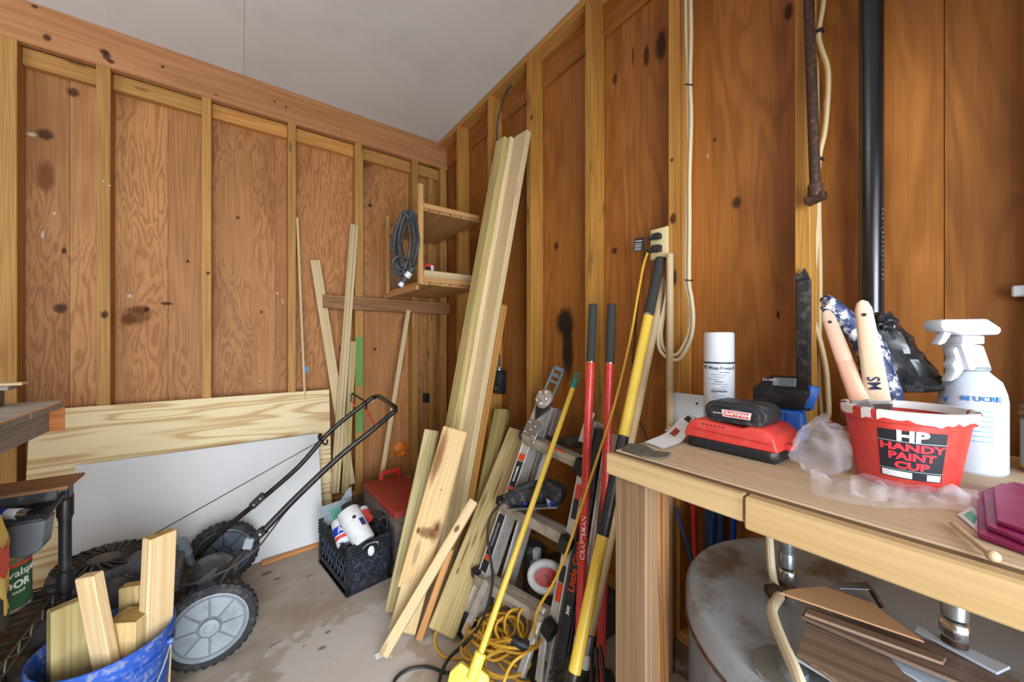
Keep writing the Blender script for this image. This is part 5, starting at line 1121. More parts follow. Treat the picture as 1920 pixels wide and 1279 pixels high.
# leaf rake tines
rk = thing('wire_rake', 'black wire rake head lying against the ladder foot', 'rake', ad(1060, 1270, 1.10))
for k in range(4): part('tine', MB().tube([ad(1030, 1262 + 13 * k, 1.16), ad(1055, 1244 + 15 * k, 1.14), ad(1068, 1232 + 18 * k, 1.12)], 0.0032, 6), M['blackm'], rk)
part('rake_head', MB().tube([ad(1066, 1226, 1.12), ad(1062, 1279, 1.10), ad(1056, 1340, 1.08)], 0.005, 8), M['blackm'], rk)
for k, (x0, x1) in enumerate(((1122, 1118), (1128, 1136), (1132, 1150))):
    pass
um = thing('black_stakes', 'black metal rods standing in the dark beside the bench leg', 'rods', (0.75, 0.62, 0))
for a, b in (((1118, 1215, 1.12), (1124, 1330, 1.0)), ((1125, 1212, 1.12), (1142, 1330, 1.0)), ((1110, 1225, 1.12), (1108, 1330, 1.0))):
    part('rod', MB().tube([ad(*a), ad(*b)], 0.0055, 8), M['blackm'], um)
# wooden dowel standing behind the bench end
lone(plank('dowel', (au(1256, 800, 1.275)) - Vector((0, 0, 0.9)), au(1256, 475, 1.275), (1, 0, 0), 0.026, 0.026, M['dowel'], None, 0.004, poly=[(0.0125 * math.cos(2 * PI * k / 16), 0.0125 * math.sin(2 * PI * k / 16)) for k in range(16)]), 'pale round dowel standing upright in front of the cable loop', 'dowel')
# ---------------------------------------------------------------- work bench along the right wall
ZB = 0.98
bn = thing('work_bench', 'work bench with pale front edging and a thick wooden leg', 'bench', (0.95, 0.1, 0))
plank('top_board', (0.667, 0.52, ZB - 0.02), (0.667, -0.62, ZB - 0.02), (1, 0, 0), 0.631, 0.02, M['bench'], bn, 0.001)
plank('core_strip', (0.653, 0.519, ZB - 0.03), (0.653, -0.62, ZB - 0.03), (1, 0, 0), 0.0145, 0.0275, M['post'], bn, 0.001, tint=(0.42, 0.36, 0.32))
vj = au(1403, 930, 0.652).y
plank('edge_strip', (0.636, 0.522, ZB - 0.046), (0.636, vj + 0.0012, ZB - 0.046), (1, 0, 0), 0.018, 0.044, M['benchedge'], bn, 0.003, tint=(0.86, 0.86, 0.86))
plank('edge_strip', (0.632, vj - 0.0012, ZB - 0.053), (0.632, -0.62, ZB - 0.053), (1, 0, 0), 0.0225, 0.051, M['benchedge'], bn, 0.003, tint=(0.84, 0.82, 0.80))
plank('frame_rail', (0.665, 0.51, ZB - 0.058), (0.665, -0.62, ZB - 0.058), (1, 0, 0), 0.036, 0.037, M['post'], bn)
plank('frame_rail', (1.255, 0.51, ZB - 0.11), (1.255, -0.62, ZB - 0.11), (1, 0, 0), 0.036, 0.089, M['post'], bn)
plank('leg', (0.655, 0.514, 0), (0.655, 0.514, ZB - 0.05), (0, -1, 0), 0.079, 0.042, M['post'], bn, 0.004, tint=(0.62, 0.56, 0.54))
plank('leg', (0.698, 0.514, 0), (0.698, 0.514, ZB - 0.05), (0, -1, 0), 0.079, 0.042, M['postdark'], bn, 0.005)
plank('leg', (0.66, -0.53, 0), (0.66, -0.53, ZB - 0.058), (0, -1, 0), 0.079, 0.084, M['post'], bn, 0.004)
for y in (0.42, -0.57): plank('leg', (1.26, y, 0), (1.26, y, ZB - 0.11), (0, -1, 0), 0.05, 0.036, M['post'], bn, 0.004)
# pipes on the wall below the bench
lone(part('red_pipe', MB().tube([au(1298, 900, 1.33), au(1303, 1030, 1.33), au(1306, 1200, 1.33)], 0.011, 12), M['redp'], None, tint=(0.8, 0.5, 0.45)), 'red water pipe on the wall under the bench', 'pipe')
lone(part('blue_pipe', MB().tube([au(1377, 930, 1.33), au(1375, 1010, 1.33), au(1373, 1200, 1.33)], 0.009, 12), M['bluepd'], None), 'blue water pipe on the wall under the bench', 'pipe')
lone(part('blue_sheet', MB().grid(10, 12, lambda a, b: au(1322 + 34 * a, 905 + 200 * b, 1.345 + 0.012 * math.sin(9 * a + 3 * b))), M['bluesheet'], None), 'bluish plastic sheet hanging behind the water heater', 'sheet')
lone(part('clear_tube', MB().tube([au(1268, 950, 1.15), au(1276, 985, 1.13), au(1286, 1010, 1.12), au(1300, 1060, 1.12)], 0.007, 8, sm=5), M['bluesheet'], None, tint=tone(0.5)), 'thin dark blue tube hanging behind the bench leg', 'tube')
# water heater
HX, HY, HR, HZ = 0.935, 0.165, 0.300, 0.70
wh = thing('water_heater', 'squat grey water heater with rust stains under the bench', 'water heater', (HX, HY, 0))
HT = Matrix.Translation((HX, HY, 0))
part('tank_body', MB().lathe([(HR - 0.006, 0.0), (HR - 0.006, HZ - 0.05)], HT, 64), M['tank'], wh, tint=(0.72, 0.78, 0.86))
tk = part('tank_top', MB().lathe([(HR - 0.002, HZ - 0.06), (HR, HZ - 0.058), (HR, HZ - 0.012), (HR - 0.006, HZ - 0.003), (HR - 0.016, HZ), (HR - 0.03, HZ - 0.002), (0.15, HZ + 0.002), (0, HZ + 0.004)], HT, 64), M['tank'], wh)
part('tank_seam', MB().lathe([(HR + 0.0005, HZ - 0.062), (HR + 0.003, HZ - 0.060), (HR + 0.003, HZ - 0.056), (HR + 0.0005, HZ - 0.054)], HT, 64, caps=False), M['rust'], wh, tint=(1.5, 1.2, 1.0))
# flexible hoses
def hose(name, label, px, py0, py1, t, zt):
    b = az(px, py1, HZ + 0.012) if t is None else ad(px, py1, t)
    h = thing(name, label, 'hose', b)
    top = Vector((b.x + 0.004, b.y, ZB - 0.03))
    m = MB(); m.lathe([(0.0115, 0.05), (0.0115, top.z - b.z)], Matrix.Translation(b), 18)
    part('hose_core', m, M['steel'], h)
    m = MB(); n = int((top.z - b.z - 0.06) / 0.0048)
    for k in range(n):
        z = 0.055 + 0.0048 * k
        m.lathe([(0.0117, z), (0.0135, z + 0.0012), (0.0135, z + 0.003), (0.0117, z + 0.0042)], Matrix.Translation(b), 14, caps=False)
    o = part('hose_braid', m, M['steel'], h)
    part('hose_ferrule', MB().lathe([(0.0145, 0.032), (0.0145, 0.058), (0.013, 0.062)], Matrix.Translation(b), 18), M['steel'], h)
    part('hex_nut', MB().lathe([(0.015, 0), (0.018, 0.003), (0.018, 0.024), (0.0145, 0.028)], Matrix.Translation(b), 6), M['chrome'], h, 0.002)
    part('nipple', MB().lathe([(0.014, -0.02), (0.014, 0.002)], Matrix.Translation(b), 16), M['rust'], h)
hose('braided_hose', 'braided steel hose with hex nut between the heater and bench, farther one', 1476, 0, 1090, None, 0)
hose('braided_hose', 'braided steel hose nearer the bench front end, over the vinyl planks', 1790, 0, 1195, 0.56, 0)
# cable on the heater
hc = thing('heater_cable', 'flat beige cable coming down from the bench to the heater top', 'cable', az(1455, 1125, HZ))
part('cable', MB().tube([ad(1441, 985, 0.80), az(1446, 1060, 0.76), az(1452, 1095, 0.715), az(1457, 1112, 0.712)], 0.0075, 10, sm=5), M['romexw'], hc)
part('cable', MB().tube([az(1462, 1118, 0.73), az(1448, 1140, 0.735), az(1452, 1165, 0.735), az(1470, 1210, 0.735), az(1492, 1260, 0.735), az(1505, 1300, 0.73)], 0.0085, 10, sm=5), M['romexw'], hc)
part('cable_clamp', MB().ball(az(1455, 1112, 0.712), (0.018, 0.018, 0.014), 12, 8, amp=0.3), M['rust'], hc)
# round flange of the heater
FM = Matrix.Translation(az(1487, 1268, HZ + 0.004))
fg = part('access_flange', MB().lathe([(0.052, 0), (0.052, 0.006), (0.047, 0.009), (0.02, 0.008), (0.018, 0.015), (0, 0.016)], FM, 30), M['steel'], wh)
# vinyl planks, cardboard and white strips stacked on the heater
def ontop(name, label, q, z, th, mat, cat, tint=None, grain=None):
    pts = [az(x, y, z + th) for x, y in q]
    if grain is None: o = part(name, MB().add([p - Vector((0, 0, th)) for p in pts] + pts, [tuple(range(len(q) - 1, -1, -1)), tuple(range(len(q), 2 * len(q)))] + [(i, (i + 1) % len(q), len(q) + (i + 1) % len(q), len(q) + i) for i in range(len(q))]), mat, None, 0.0008, tint=tint)
    else:
        a, b = pts[grain[0]], pts[grain[1]]; zx = (b - a).normalized(); xx = (pts[grain[2]] - a); xx = (xx - zx * xx.dot(zx)).normalized(); yy = zx.cross(xx)
        Mx = Matrix((xx, yy, zx)).transposed().to_4x4(); Mx.translation = a; Mi = Mx.inverted()
        loc = [Mi @ p for p in pts]; s = -1 if yy.z > 0 else 1; o_ = Vector((0, s * th, 0))
        o = part(name, MB().add([p + o_ for p in loc] + loc, [tuple(range(len(q) - 1, -1, -1)), tuple(range(len(q), 2 * len(q)))] + [(i, (i + 1) % len(q), len(q) + (i + 1) % len(q), len(q) + i) for i in range(len(q))]), mat, None, 0.0008, M=Mx, tint=tint)
    return lone(o, label, cat)
ontop('vinyl_plank', 'dark vinyl plank lowest of the planks on the heater', [(1494, 1222), (1512, 1165), (1660, 1222), (1730, 1300), (1600, 1300)], 0.738, 0.006, M['vinyl'], 'plank', grain=(1, 2, 0))
ontop('vinyl_plank', 'pale backed vinyl strip under the dark planks on the heater', [(1490, 1232), (1500, 1218), (1640, 1290), (1620, 1310)], 0.728, 0.005, M['whitep'], 'plank', (0.55, 0.5, 0.47))
ontop('white_strip', 'white plastic strip between the vinyl planks on the heater', [(1650, 1230), (1655, 1224), (1800, 1285), (1780, 1310)], 0.732, 0.004, M['whitep'], 'strip', (0.8, 0.86, 0.95))
ontop('vinyl_plank', 'long dark vinyl plank with grooved edge under the cardboard', [(1502, 1155), (1512, 1138), (1760, 1205), (1960, 1300), (1920, 1330), (1660, 1222)], 0.750, 0.006, M['vinyl'], 'plank', (0.85, 0.85, 0.9), grain=(0, 5, 1))
ontop('vinyl_plank', 'narrow vinyl strip lying on the long dark plank', [(1508, 1150), (1514, 1140), (1775, 1232), (1768, 1243)], 0.757, 0.005, M['vinyl'], 'plank', (1.25, 1.22, 1.2), grain=(0, 3, 1))
ontop('white_strip', 'bluish white strip beside the cardboard on the heater', [(1715, 1180), (1720, 1172), (1895, 1250), (1870, 1262)], 0.757, 0.004, M['whitep'], 'strip', (0.75, 0.82, 0.92))
ontop('cardboard', 'brown cardboard offcut with slanted end on the vinyl planks', [(1462, 1111), (1478, 1105), (1545, 1099), (1638, 1131), (1672, 1158), (1734, 1203)], 0.766, 0.003, M['card'], 'cardboard')
mb_ = thing('metal_bracket', 'galvanised bracket lying on the heater behind the cardboard', 'bracket', az(1610, 1100, 0.70))
part('bracket_plate', MB().add([az(*p, 0.735) for p in ((1566, 1092), (1628, 1091), (1632, 1106), (1575, 1104))] + [az(*p, 0.725) for p in ((1566, 1092), (1628, 1091), (1632, 1106), (1575, 1104))], [(0, 1, 2, 3), (7, 6, 5, 4), (0, 4, 5, 1), (1, 5, 6, 2), (2, 6, 7, 3), (3, 7, 4, 0)]), M['steel'], mb_, 0.001, tint=(1.0, 1.1, 1.25))
part('bracket_arm', MB().bar(az(1628, 1098, 0.735), az(1655, 1140, 0.71), (0.5, 0.5, 0), 0.012, 0.006), M['rust'], mb_, 0.001)

# ---------------------------------------------------------------- things on the bench
def solo(name, label, cat, mb, mat, **k): return lone(part(name, mb, mat, None, **k), label, cat)
# battery charger with battery
CH = frame((0.828, 0.4486, ZB), (0, -1, 0), (1, 0, 0)) @ Matrix.Identity(4)   # x along the front (to the right), y into the bench; z = x cross y
CHm = Matrix(((0, 1, 0, 0.826), (-1, 0, 0, 0.4486), (0, 0, 1, ZB), (0, 0, 0, 1)))
ch = thing('battery_charger', 'red and black battery charger holding a black battery on the bench', 'charger', (0.9, 0.36, ZB))
Lw, Ld = 0.182, 0.135
part('charger_base', MB().prism([(0.0, 0.012), (0.012, 0.0), (Lw - 0.012, 0.0), (Lw, 0.012), (Lw, Ld), (0, Ld)], 0.021, CHm @ Matrix.Translation((0, 0, 0.003)), 1.0), M['black'], ch, 0.004, 2)
for x in (0.012, Lw - 0.012): part('charger_foot', MB().box((x, 0.014, 0.0025), (0.016, 0.016, 0.005), CHm), M['rubber'], ch, 0.002)
for k in range(28): part('vent_slot', MB().box((0.022 + 0.005 * k, 0.0005, 0.014), (0.0025, 0.0022, 0.011), CHm), M['ink'], ch)
prof_l = [(-0.002, 0.024), (Lw + 0.002, 0.024), (Lw - 0.008, 0.052), (Lw - 0.028, 0.066), (Lw - 0.050, 0.066), (Lw - 0.066, 0.060), (0.030, 0.066), (0.012, 0.060), (0.002, 0.045)]
m = MB(); n = len(prof_l)
vs = [(x, -0.003 + (z - 0.024) * 0.18, z) for x, z in prof_l] + [(x, Ld, z) for x, z in prof_l]
m.add(vs, [tuple(range(n)), tuple(range(2 * n - 1, n - 1, -1))] + [(i, n + i, n + (i + 1) % n, (i + 1) % n) for i in range(n)], CHm)
part('charger_shell', m, M['redp'], ch, 0.005, 3)
for k in range(6): part('vent_slit', MB().box((0.040 + 0.0085 * k, 0.0035, 0.0555), (0.0045, 0.002, 0.0022), CHm @ Matrix.Rotation(0, 4, 'X')), M['ink'], ch)
part('charger_hook', MB().box((Lw + 0.004, 0.05, 0.03), (0.02, 0.03, 0.012), CHm), M['redp'], ch, 0.003)
part('shell_groove', MB().bar(CHm @ Vector((0.02, -0.0015, 0.044)), CHm @ Vector((Lw - 0.01, -0.0022, 0.040)), (0, 0, 1), 0.0012, 0.002), M['redp'], ch, tint=tone(0.75))
bt_ = thing('battery_pack', 'black battery pack with a red and white badge on the red charger', 'battery', (0.88, 0.37, ZB + 0.06))
BM = CHm @ Matrix.Translation((0.038, 0.012, 0.064)) 
oct_ = [(0.0, 0.012), (0.012, 0.0), (0.108, 0.0), (0.122, 0.014), (0.122, 0.03), (0.108, 0.044), (0.012, 0.044), (0.0, 0.032)]
m = MB(); n = 8
vs = [(x, 0.0, z) for x, z in oct_] + [(x, 0.085, z) for x, z in oct_]
m.add(vs, [tuple(range(n)), tuple(range(2 * n - 1, n - 1, -1))] + [(i, n + i, n + (i + 1) % n, (i + 1) % n) for i in range(n)], BM)
part('battery_body', m, M['blackd'], bt_, 0.005, 3)
part('battery_latch', MB().box((0.095, 0.02, -0.003), (0.03, 0.03, 0.012), BM), M['black'], bt_, 0.004, 2)
part('front_panel', MB().prism([(0.012, 0.008), (0.106, 0.008), (0.112, 0.02), (0.104, 0.034), (0.016, 0.034), (0.010, 0.022)], 0.002, BM @ frame((0, 0.0, 0), (1, 0, 0), (0, 0, 1))), M['blackd'], bt_, 0.001, tint=tone(0.7))
BF = BM @ frame((0, -0.0021, 0), (1, 0, 0), (0, 0, 1))
bd = part('badge', MB().prism([(0.040, 0.0145), (0.093, 0.0145), (0.0955, 0.029), (0.038, 0.029)], 0.001, BF), M['paper'], bt_, tint=(1.0, 0.85, 0.85))
part('badge_field', MB().box((0.0667, 0.0217, 0.0012), (0.050, 0.0105, 0.0006), BF), M['redp'], bd)
part('lettering', MB().text('CRAFTSMAN', 0.0088, BF @ Matrix.Translation((0.0667, 0.0217, 0.0018)), ext=0.0002, bold=0.0002), M['inkw'], bd, smooth=0)
part('lettering', MB().text('19.2 VOLT', 0.0042, BF @ Matrix.Translation((0.029, 0.020, 0.0005)), ext=0.0002), M['inkw'], bt_, smooth=0)
# blue charger with black battery behind
bc_ = thing('blue_charger', 'blue charger with a large black battery standing behind the red charger', 'charger', (1.1, 0.25, ZB))
q0 = Vector((1.055, 0.378, ZB)); QM = Matrix(((0.25, 0.968, 0, q0.x), (-0.968, 0.25, 0, q0.y), (0, 0, 1, q0.z), (0, 0, 0, 1)))
part('charger_body', MB().prism([(0, 0.01), (0.01, 0), (0.088, 0), (0.098, 0.01), (0.098, 0.13), (0, 0.13)], 0.066, QM @ Matrix.Translation((-0.005, -0.02, 0.008)), 0.9), M['bluep'], bc_, 0.008, 3)
part('charger_base', MB().box((0.044, 0.045, 0.005), (0.096, 0.125, 0.01), QM), M['black'], bc_, 0.003)
part('charger_neck', MB().box((0.045, 0.04, 0.085), (0.085, 0.08, 0.035), QM), M['bluep'], bc_, 0.006, 2)
part('charger_arm', MB().bar(QM @ Vector((0.092, -0.005, 0.08)), QM @ Vector((0.105, 0.0, 0.135)), (0, 0, 1), 0.02, 0.022), M['bluep'], bc_, 0.004, 2)
part('body_seam', MB().box((0.052, -0.0195, 0.04), (0.0015, 0.003, 0.06), QM), M['bluepd'], bc_)
bb = thing('battery_pack', 'large black battery with a grey label on the blue charger', 'battery', (1.1, 0.25, ZB + 0.1))
m = MB(); m.prism([(-0.045, -0.03), (0.07, -0.03), (0.075, 0.06), (-0.035, 0.06)], 0.045, QM @ Matrix.Translation((0.03, 0.015, 0.078)))
m.add([(-0.045, -0.03, 0.14), (0.07, -0.03, 0.14), (0.075, 0.06, 0.14), (-0.035, 0.06, 0.14), (-0.02, 0.0, 0.165), (0.06, 0.0, 0.165), (0.062, 0.055, 0.168), (-0.012, 0.055, 0.168)], [(0, 1, 5, 4), (1, 2, 6, 5), (2, 3, 7, 6), (3, 0, 4, 7), (4, 5, 6, 7), (3, 2, 1, 0)], QM @ Matrix.Translation((0.03, 0.015, -0.017)))
part('battery_body', m, M['black'], bb, 0.004, 2)
slope = frame(QM @ Vector((0.045, 0.003, 0.1375)), QM.to_3x3() @ Vector((1, 0, 0)), QM.to_3x3() @ Vector((0.0, 0.03, 0.025)))
part('battery_label', MB().box((0.004, 0.002, 0.001), (0.046, 0.026, 0.002), slope), M['greyp'], bb, tint=tone(0.9))
part('lettering', MB().text('Li-ion', 0.012, slope @ Matrix.Translation((-0.026, 0.006, 0.003)), shear=0.0), M['inkw'], bb, smooth=0)
for k in range(4): part('label_line', MB().box((0.008, 0.010 - 0.006 * k, 0.0024), (0.03, 0.0015, 0.0006), slope), M['ink'], bb)
for k in range(2): part('yellow_mark', MB().box((0.1065, 0.02 + 0.0 * k, 0.09 + 0.02 * k), (0.002, 0.012, 0.006), QM), M['yellowp'], bb)
# wasp spray can
sc_ = au(1348, 700, 1.055); SC = Matrix.Translation((sc_.x, sc_.y, ZB)); rs_ = 0.0375
an = thing('spray_can', 'tall white aerosol spray can standing behind the battery charger', 'can', (sc_.x, sc_.y, ZB))
part('can_body', MB().lathe([(0, 0.0), (rs_ - 0.002, 0.0), (rs_, 0.003), (rs_, 0.178), (rs_ - 0.003, 0.182)], SC, 40), M['whitep'], an)
part('can_cap', MB().lathe([(rs_ - 0.0005, 0.184), (rs_ - 0.0005, 0.258), (rs_ - 0.002, 0.2625), (rs_ - 0.006, 0.264), (0, 0.264)], SC, 40), M['whitep'], an)
part('can_ring', MB().lathe([(rs_ - 0.001, 0.1795), (rs_ + 0.0004, 0.180), (rs_ + 0.0004, 0.1835), (rs_ - 0.001, 0.184)], SC, 40, caps=False), M['ink'], an)
aim = math.atan2(-sc_.y, -sc_.x)
can_text(an, 'PT Wasp-Freeze II', 0.0125, rs_ + 0.0006, aim, 0.168, M['inkn'], SC, bold=0.0001, sx=0.92)
for k in range(22):
    z = 0.156 - 0.0062 * k; n = 18 if k % 5 else 10
    t = ''.join(random.choice('-=_~.') for _ in range(6))
    a0 = aim + (0.9 if k % 3 == 0 else 0.0) * (-1 if k % 2 else 1) * 0.4; wdt = random.uniform(0.35, 1.1)
    part('print_line', MB().lathe([(rs_ + 0.0005, z), (rs_ + 0.0005, z + (0.0012 if k % 4 else 0.0018))], SC @ Matrix.Rotation(a0 - wdt / 2, 4, 'Z'), 14, ang=wdt), M['inkn'], an, tint=tone(3.0) if k % 4 else tone(1.6))
can_text(an, 'CAUTION', 0.008, rs_ + 0.0006, aim, 0.106, M['inkn'], SC)
# white bracket panel and paper sleeve
wp = thing('white_angle', 'white angle plate fixed to the stud behind the bench end', 'plate', (1.29, 0.62, 0.905))
part('bracket_plate', MB().span((1.2945, 0.54, 0.905), (1.2995, 0.765, 1.03)), M['whitep'], wp, 0.001)
part('bracket_plate', MB().span((1.2, 0.54, 0.905), (1.2945, 0.725, 0.909)), M['whitep'], wp, 0.001)
part('screw_hole', MB().lathe([(0.004, 0), (0.004, 0.0008)], frame((1.2944, 0.66, 1.0), (0, -1, 0), (0, 0, 1)), 12), M['ink'], wp)
sl = thing('paper_sleeve', 'white printed paper sleeve bent over the charger corner', 'sleeve', az(1235, 838, ZB))
L0 = [az(1209, 830, ZB + 0.002), az(1243, 842, ZB + 0.002)]; L1 = [az(1250, 812, ZB + 0.006), az(1277, 829, ZB + 0.006)]; L2 = [ad(1272, 789, 0.93), ad(1292, 808, 0.87)]; L3 = [ad(1288, 779, 0.95), ad(1303, 786, 0.90)]; L4 = [ad(1300, 781, 0.99), ad(1310, 787, 0.95)]
e0_ = smooth_path([l[0] for l in (L0, L1, L2, L3, L4)], 6); e1_ = smooth_path([l[1] for l in (L0, L1, L2, L3, L4)], 6)
m = MB(); n = len(e0_)
vs = e0_ + e1_ + [p + Vector((0, 0, 0.002)) for p in e0_] + [p + Vector((0, 0, 0.002)) for p in e1_]
m.add(vs, [(i, i + 1, n + i + 1, n + i) for i in range(n - 1)] + [(2 * n + i, 3 * n + i, 3 * n + i + 1, 2 * n + i + 1) for i in range(n - 1)])
part('sleeve_sheet', m, M['paper'], sl)
k0 = 13; mid = [(e0_[i] * 0.75 + e1_[i] * 0.25 + Vector((0, 0, 0.0032)), e0_[i] * 0.25 + e1_[i] * 0.75 + Vector((0, 0, 0.0032))) for i in range(14, 18)]
part('sleeve_print', MB().add([p for a in mid for p in a], [(2 * i, 2 * i + 2, 2 * i + 3, 2 * i + 1) for i in range(3)]), M['ink'], sl)
mid = [(e0_[i] * 0.8 + e1_[i] * 0.2 + Vector((0, 0, 0.0032)), e0_[i] * 0.45 + e1_[i] * 0.55 + Vector((0, 0, 0.0032))) for i in range(6, 10)]
part('sleeve_print', MB().add([p for a in mid for p in a], [(2 * i, 2 * i + 2, 2 * i + 3, 2 * i + 1) for i in range(3)]), M['redp'], sl, tint=tone(0.6))
q = [(1165, 841), (1178, 831), (1208, 832), (1228, 845), (1258, 848), (1254, 855), (1238, 859), (1205, 855)]
pts = [az(x, y, ZB + 0.004) for x, y in q]
solo('slate_chip', 'flat dark grey chip of slate on the bench corner', 'stone', MB().add([p - Vector((0, 0, 0.0038)) for p in pts] + pts, [tuple(range(7, -1, -1)), tuple(range(8, 16))] + [(i, (i + 1) % 8, 8 + (i + 1) % 8, 8 + i) for i in range(8)]), M['slate'], bevel=0.001)
# red paint cup
pcx = az(1695, 902, ZB); CU = Matrix.Translation((pcx.x, pcx.y, ZB)); r0_, r1_, hC = 0.060, 0.075, 0.128
cu = thing('paint_cup', 'red paint cup with dried white paint on its rim holding brushes', 'cup', (pcx.x, pcx.y, ZB))
part('cup_wall', MB().lathe([(r0_ - 0.003, 0), (r0_, 0.003), (r1_, hC - 0.02), (r1_ + 0.006, hC - 0.018), (r1_ + 0.008, hC - 0.002), (r1_ + 0.006, hC), (r1_ - 0.001, hC - 0.001), (r1_ - 0.003, hC - 0.02), (r0_ - 0.002, 0.005), (0, 0.005)], CU, 56), M['redp'], cu)
m = MB(); N_ = 72; vs = []
for k in range(N_):
    a = 2 * PI * k / N_; f = noise.noise((math.cos(a) * 3, math.sin(a) * 3, 2.0)); g = noise.noise((math.cos(a) * 9, math.sin(a) * 9, 5.0)); drop = 0.010 + 0.008 * f + 0.010 * max(0, g)
    for r, z in ((r1_ - 0.004, hC - 0.012), (r1_ - 0.0008, hC + 0.0008), (r1_ + 0.0068, hC + 0.0008), (r1_ + 0.0088, hC - 0.003), (r1_ + 0.0075, hC - 0.003 - max(0.004, drop))): vs.append((r * math.cos(a), r * math.sin(a), z))
fs = []
for k in range(N_):
    l = (k + 1) % N_
    a = math.degrees(2 * PI * k / N_)
    if noise.noise((math.cos(a) if False else math.cos(2 * PI * k / N_) * 4.5, math.sin(2 * PI * k / N_) * 4.5, 8.0)) > 0.33: continue
    for j in range(4): fs.append((k * 5 + j, l * 5 + j, l * 5 + j + 1, k * 5 + j + 1))
m.add(vs, fs, CU)
part('dried_paint', m, M['paint'], cu)
m = MB(); m.lathe([(0.030, hC - 0.022), (r1_ - 0.0035, hC - 0.02), (r1_ - 0.0025, hC - 0.004)], CU, 40, caps=False)
part('dried_paint', MB().lathe([(r1_ - 0.0125, 0.035), (r1_ - 0.0055, hC - 0.045), (r1_ - 0.0035, hC - 0.014)], CU @ Matrix.Rotation(R(20), 4, 'Z'), 30, ang=R(170)), M['paint'], cu, tint=(1.0, 0.9, 0.9))
aimc = math.atan2(-pcx.y, -pcx.x) + R(7)
def on_cup(x, z, lift=0.0006):
    r = r0_ + (r1_ - r0_) * (z / (hC - 0.02)) + lift; a = aimc + x / 0.068
    return Vector((r * math.cos(a), r * math.sin(a), z))
def cup_patch(x0, x1, z0, z1, mat, lift, name='cup_label', tint=None, n=14):
    return part(name, MB().grid(n, 4, lambda a, b: CU @ on_cup(x0 + (x1 - x0) * a, z0 + (z1 - z0) * b, lift)), mat, cu, tint=tint)
cl = cup_patch(-0.037, 0.037, 0.020, 0.098, M['ink'], 0.0006)
cup_patch(-0.0375, 0.0375, 0.0795, 0.0808, M['greyp'], 0.001, 'label_line', tone(1.4))
cup_patch(-0.0375, 0.0375, 0.0335, 0.0345, M['greyp'], 0.001, 'label_line', tone(1.4))
cup_patch(-0.035, 0.001, 0.0215, 0.0315, M['paper'], 0.001, 'label_box')
cup_patch(0.018, 0.035, 0.0215, 0.0315, M['paper'], 0.001, 'label_box', (1, 0.85, 0.85))
def cup_text(t, size, x, z, mat, bold=0.0006, sx=1.0):
    part('lettering', MB().text(t, size, CU, sx=sx, bold=bold, ext=0.0001, fn=lambda p: on_cup(x + p.x, z + p.y, 0.0013 + p.z)), mat, cu, smooth=0)
cup_text('HP', 0.0235, 0.0, 0.089, M['inkw'], 0.0011, 1.15)
cup_text('HANDY', 0.0155, 0.0, 0.071, M['inkr'], 0.0008, 1.3)
cup_text('PAINT', 0.0155, 0.0, 0.0565, M['inkr'], 0.0008, 1.2)
cup_text('CUP', 0.0155, 0.0, 0.0415, M['inkr'], 0.0008, 1.3)
# brushes and wrapped stick in the cup
def cupv(px, py, t): return ad(px, py, t)
def brush(name, label, bx, tx, w0, w1, mat, text=None, stained=False):
    P0, P1 = Vector(bx), Vector(tx); o = thing(name, label, 'brush', P0); ax = (P1 - P0); L = ax.length; ax.normalize()
    vw = (CAMP - P1); vw = (vw - ax * vw.dot(ax)).normalized(); sdx = ax.cross(vw) * -1
    F = Matrix((sdx, vw, ax)).transposed().to_4x4(); F.translation = P0
    ts = [0, 0.2, 0.5, 0.8, 0.92, 0.98, 1.0]; ws_ = [w0, w0 * 0.95, (w0 + w1) / 2, w1, w1 * 0.92, w1 * 0.6, w1 * 0.15]
    vs = []; n = 14
    for t, wd_ in zip(ts, ws_):
        for k in range(n): vs.append((wd_ * math.cos(2 * PI * k / n), 0.42 * min(wd_, w1) * math.sin(2 * PI * k / n) + 0, t * L))
    fs = [(i * n + k, i * n + (k + 1) % n, (i + 1) * n + (k + 1) % n, (i + 1) * n + k) for i in range(len(ts) - 1) for k in range(n)] + [tuple(range(n - 1, -1, -1)), tuple((len(ts) - 1) * n + k for k in range(n))]
    part('brush_handle', MB().add(vs, fs), mat, o, M=F)
    if stained:
        k_ = 0.45; sv_ = [(x * 1.02, y * 1.03, z) for x, y, z in vs[:3 * n]]; sv_ = [(x, y, min(z, k_ * L)) for x, y, z in sv_]
        part('stained_grip', MB().add(sv_, [(i * n + k, i * n + (k + 1) % n, (i + 1) * n + (k + 1) % n, (i + 1) * n + k) for i in range(2) for k in range(n)]), M['brushr'], o, M=F, tint=(0.95, 0.80, 0.75))
    part('hang_hole', MB().lathe([(w1 * 0.26, -w1 * 0.42), (w1 * 0.26, w1 * 0.46)], F @ Matrix.Translation((0, 0, L * 0.875)) @ Matrix.Rotation(R(-90), 4, 'X'), 12), M['ink'], o, tint=(1.4, 1.0, 0.8))
    part('ferrule', MB().bar(P0 - ax * 0.045, P0 + ax * 0.003, sdx, w0 * 2.1, 0.018), M['tin'], o, 0.003)
    part('bristles', MB().bar(P0 - ax * 0.075, P0 - ax * 0.045, sdx, w0 * 2.2, 0.016), M['redlid'], o, 0.003)
    if text:
        TFm = F @ Matrix(((0, 1, 0, 0), (0, 0, 1, 0.42 * w1 + 0.0006), (1, 0, 0, 0), (0, 0, 0, 1)))
        part('lettering', MB().text(text, 0.022, Matrix.Identity(4), fn=lambda p: F @ Vector((p.y, 0.42 * min(w0, w1) * 1.0 + 0.0004, L * 0.20 + p.x)), ext=0.0003, bold=0.0003), M['inkn'], o, smooth=0)
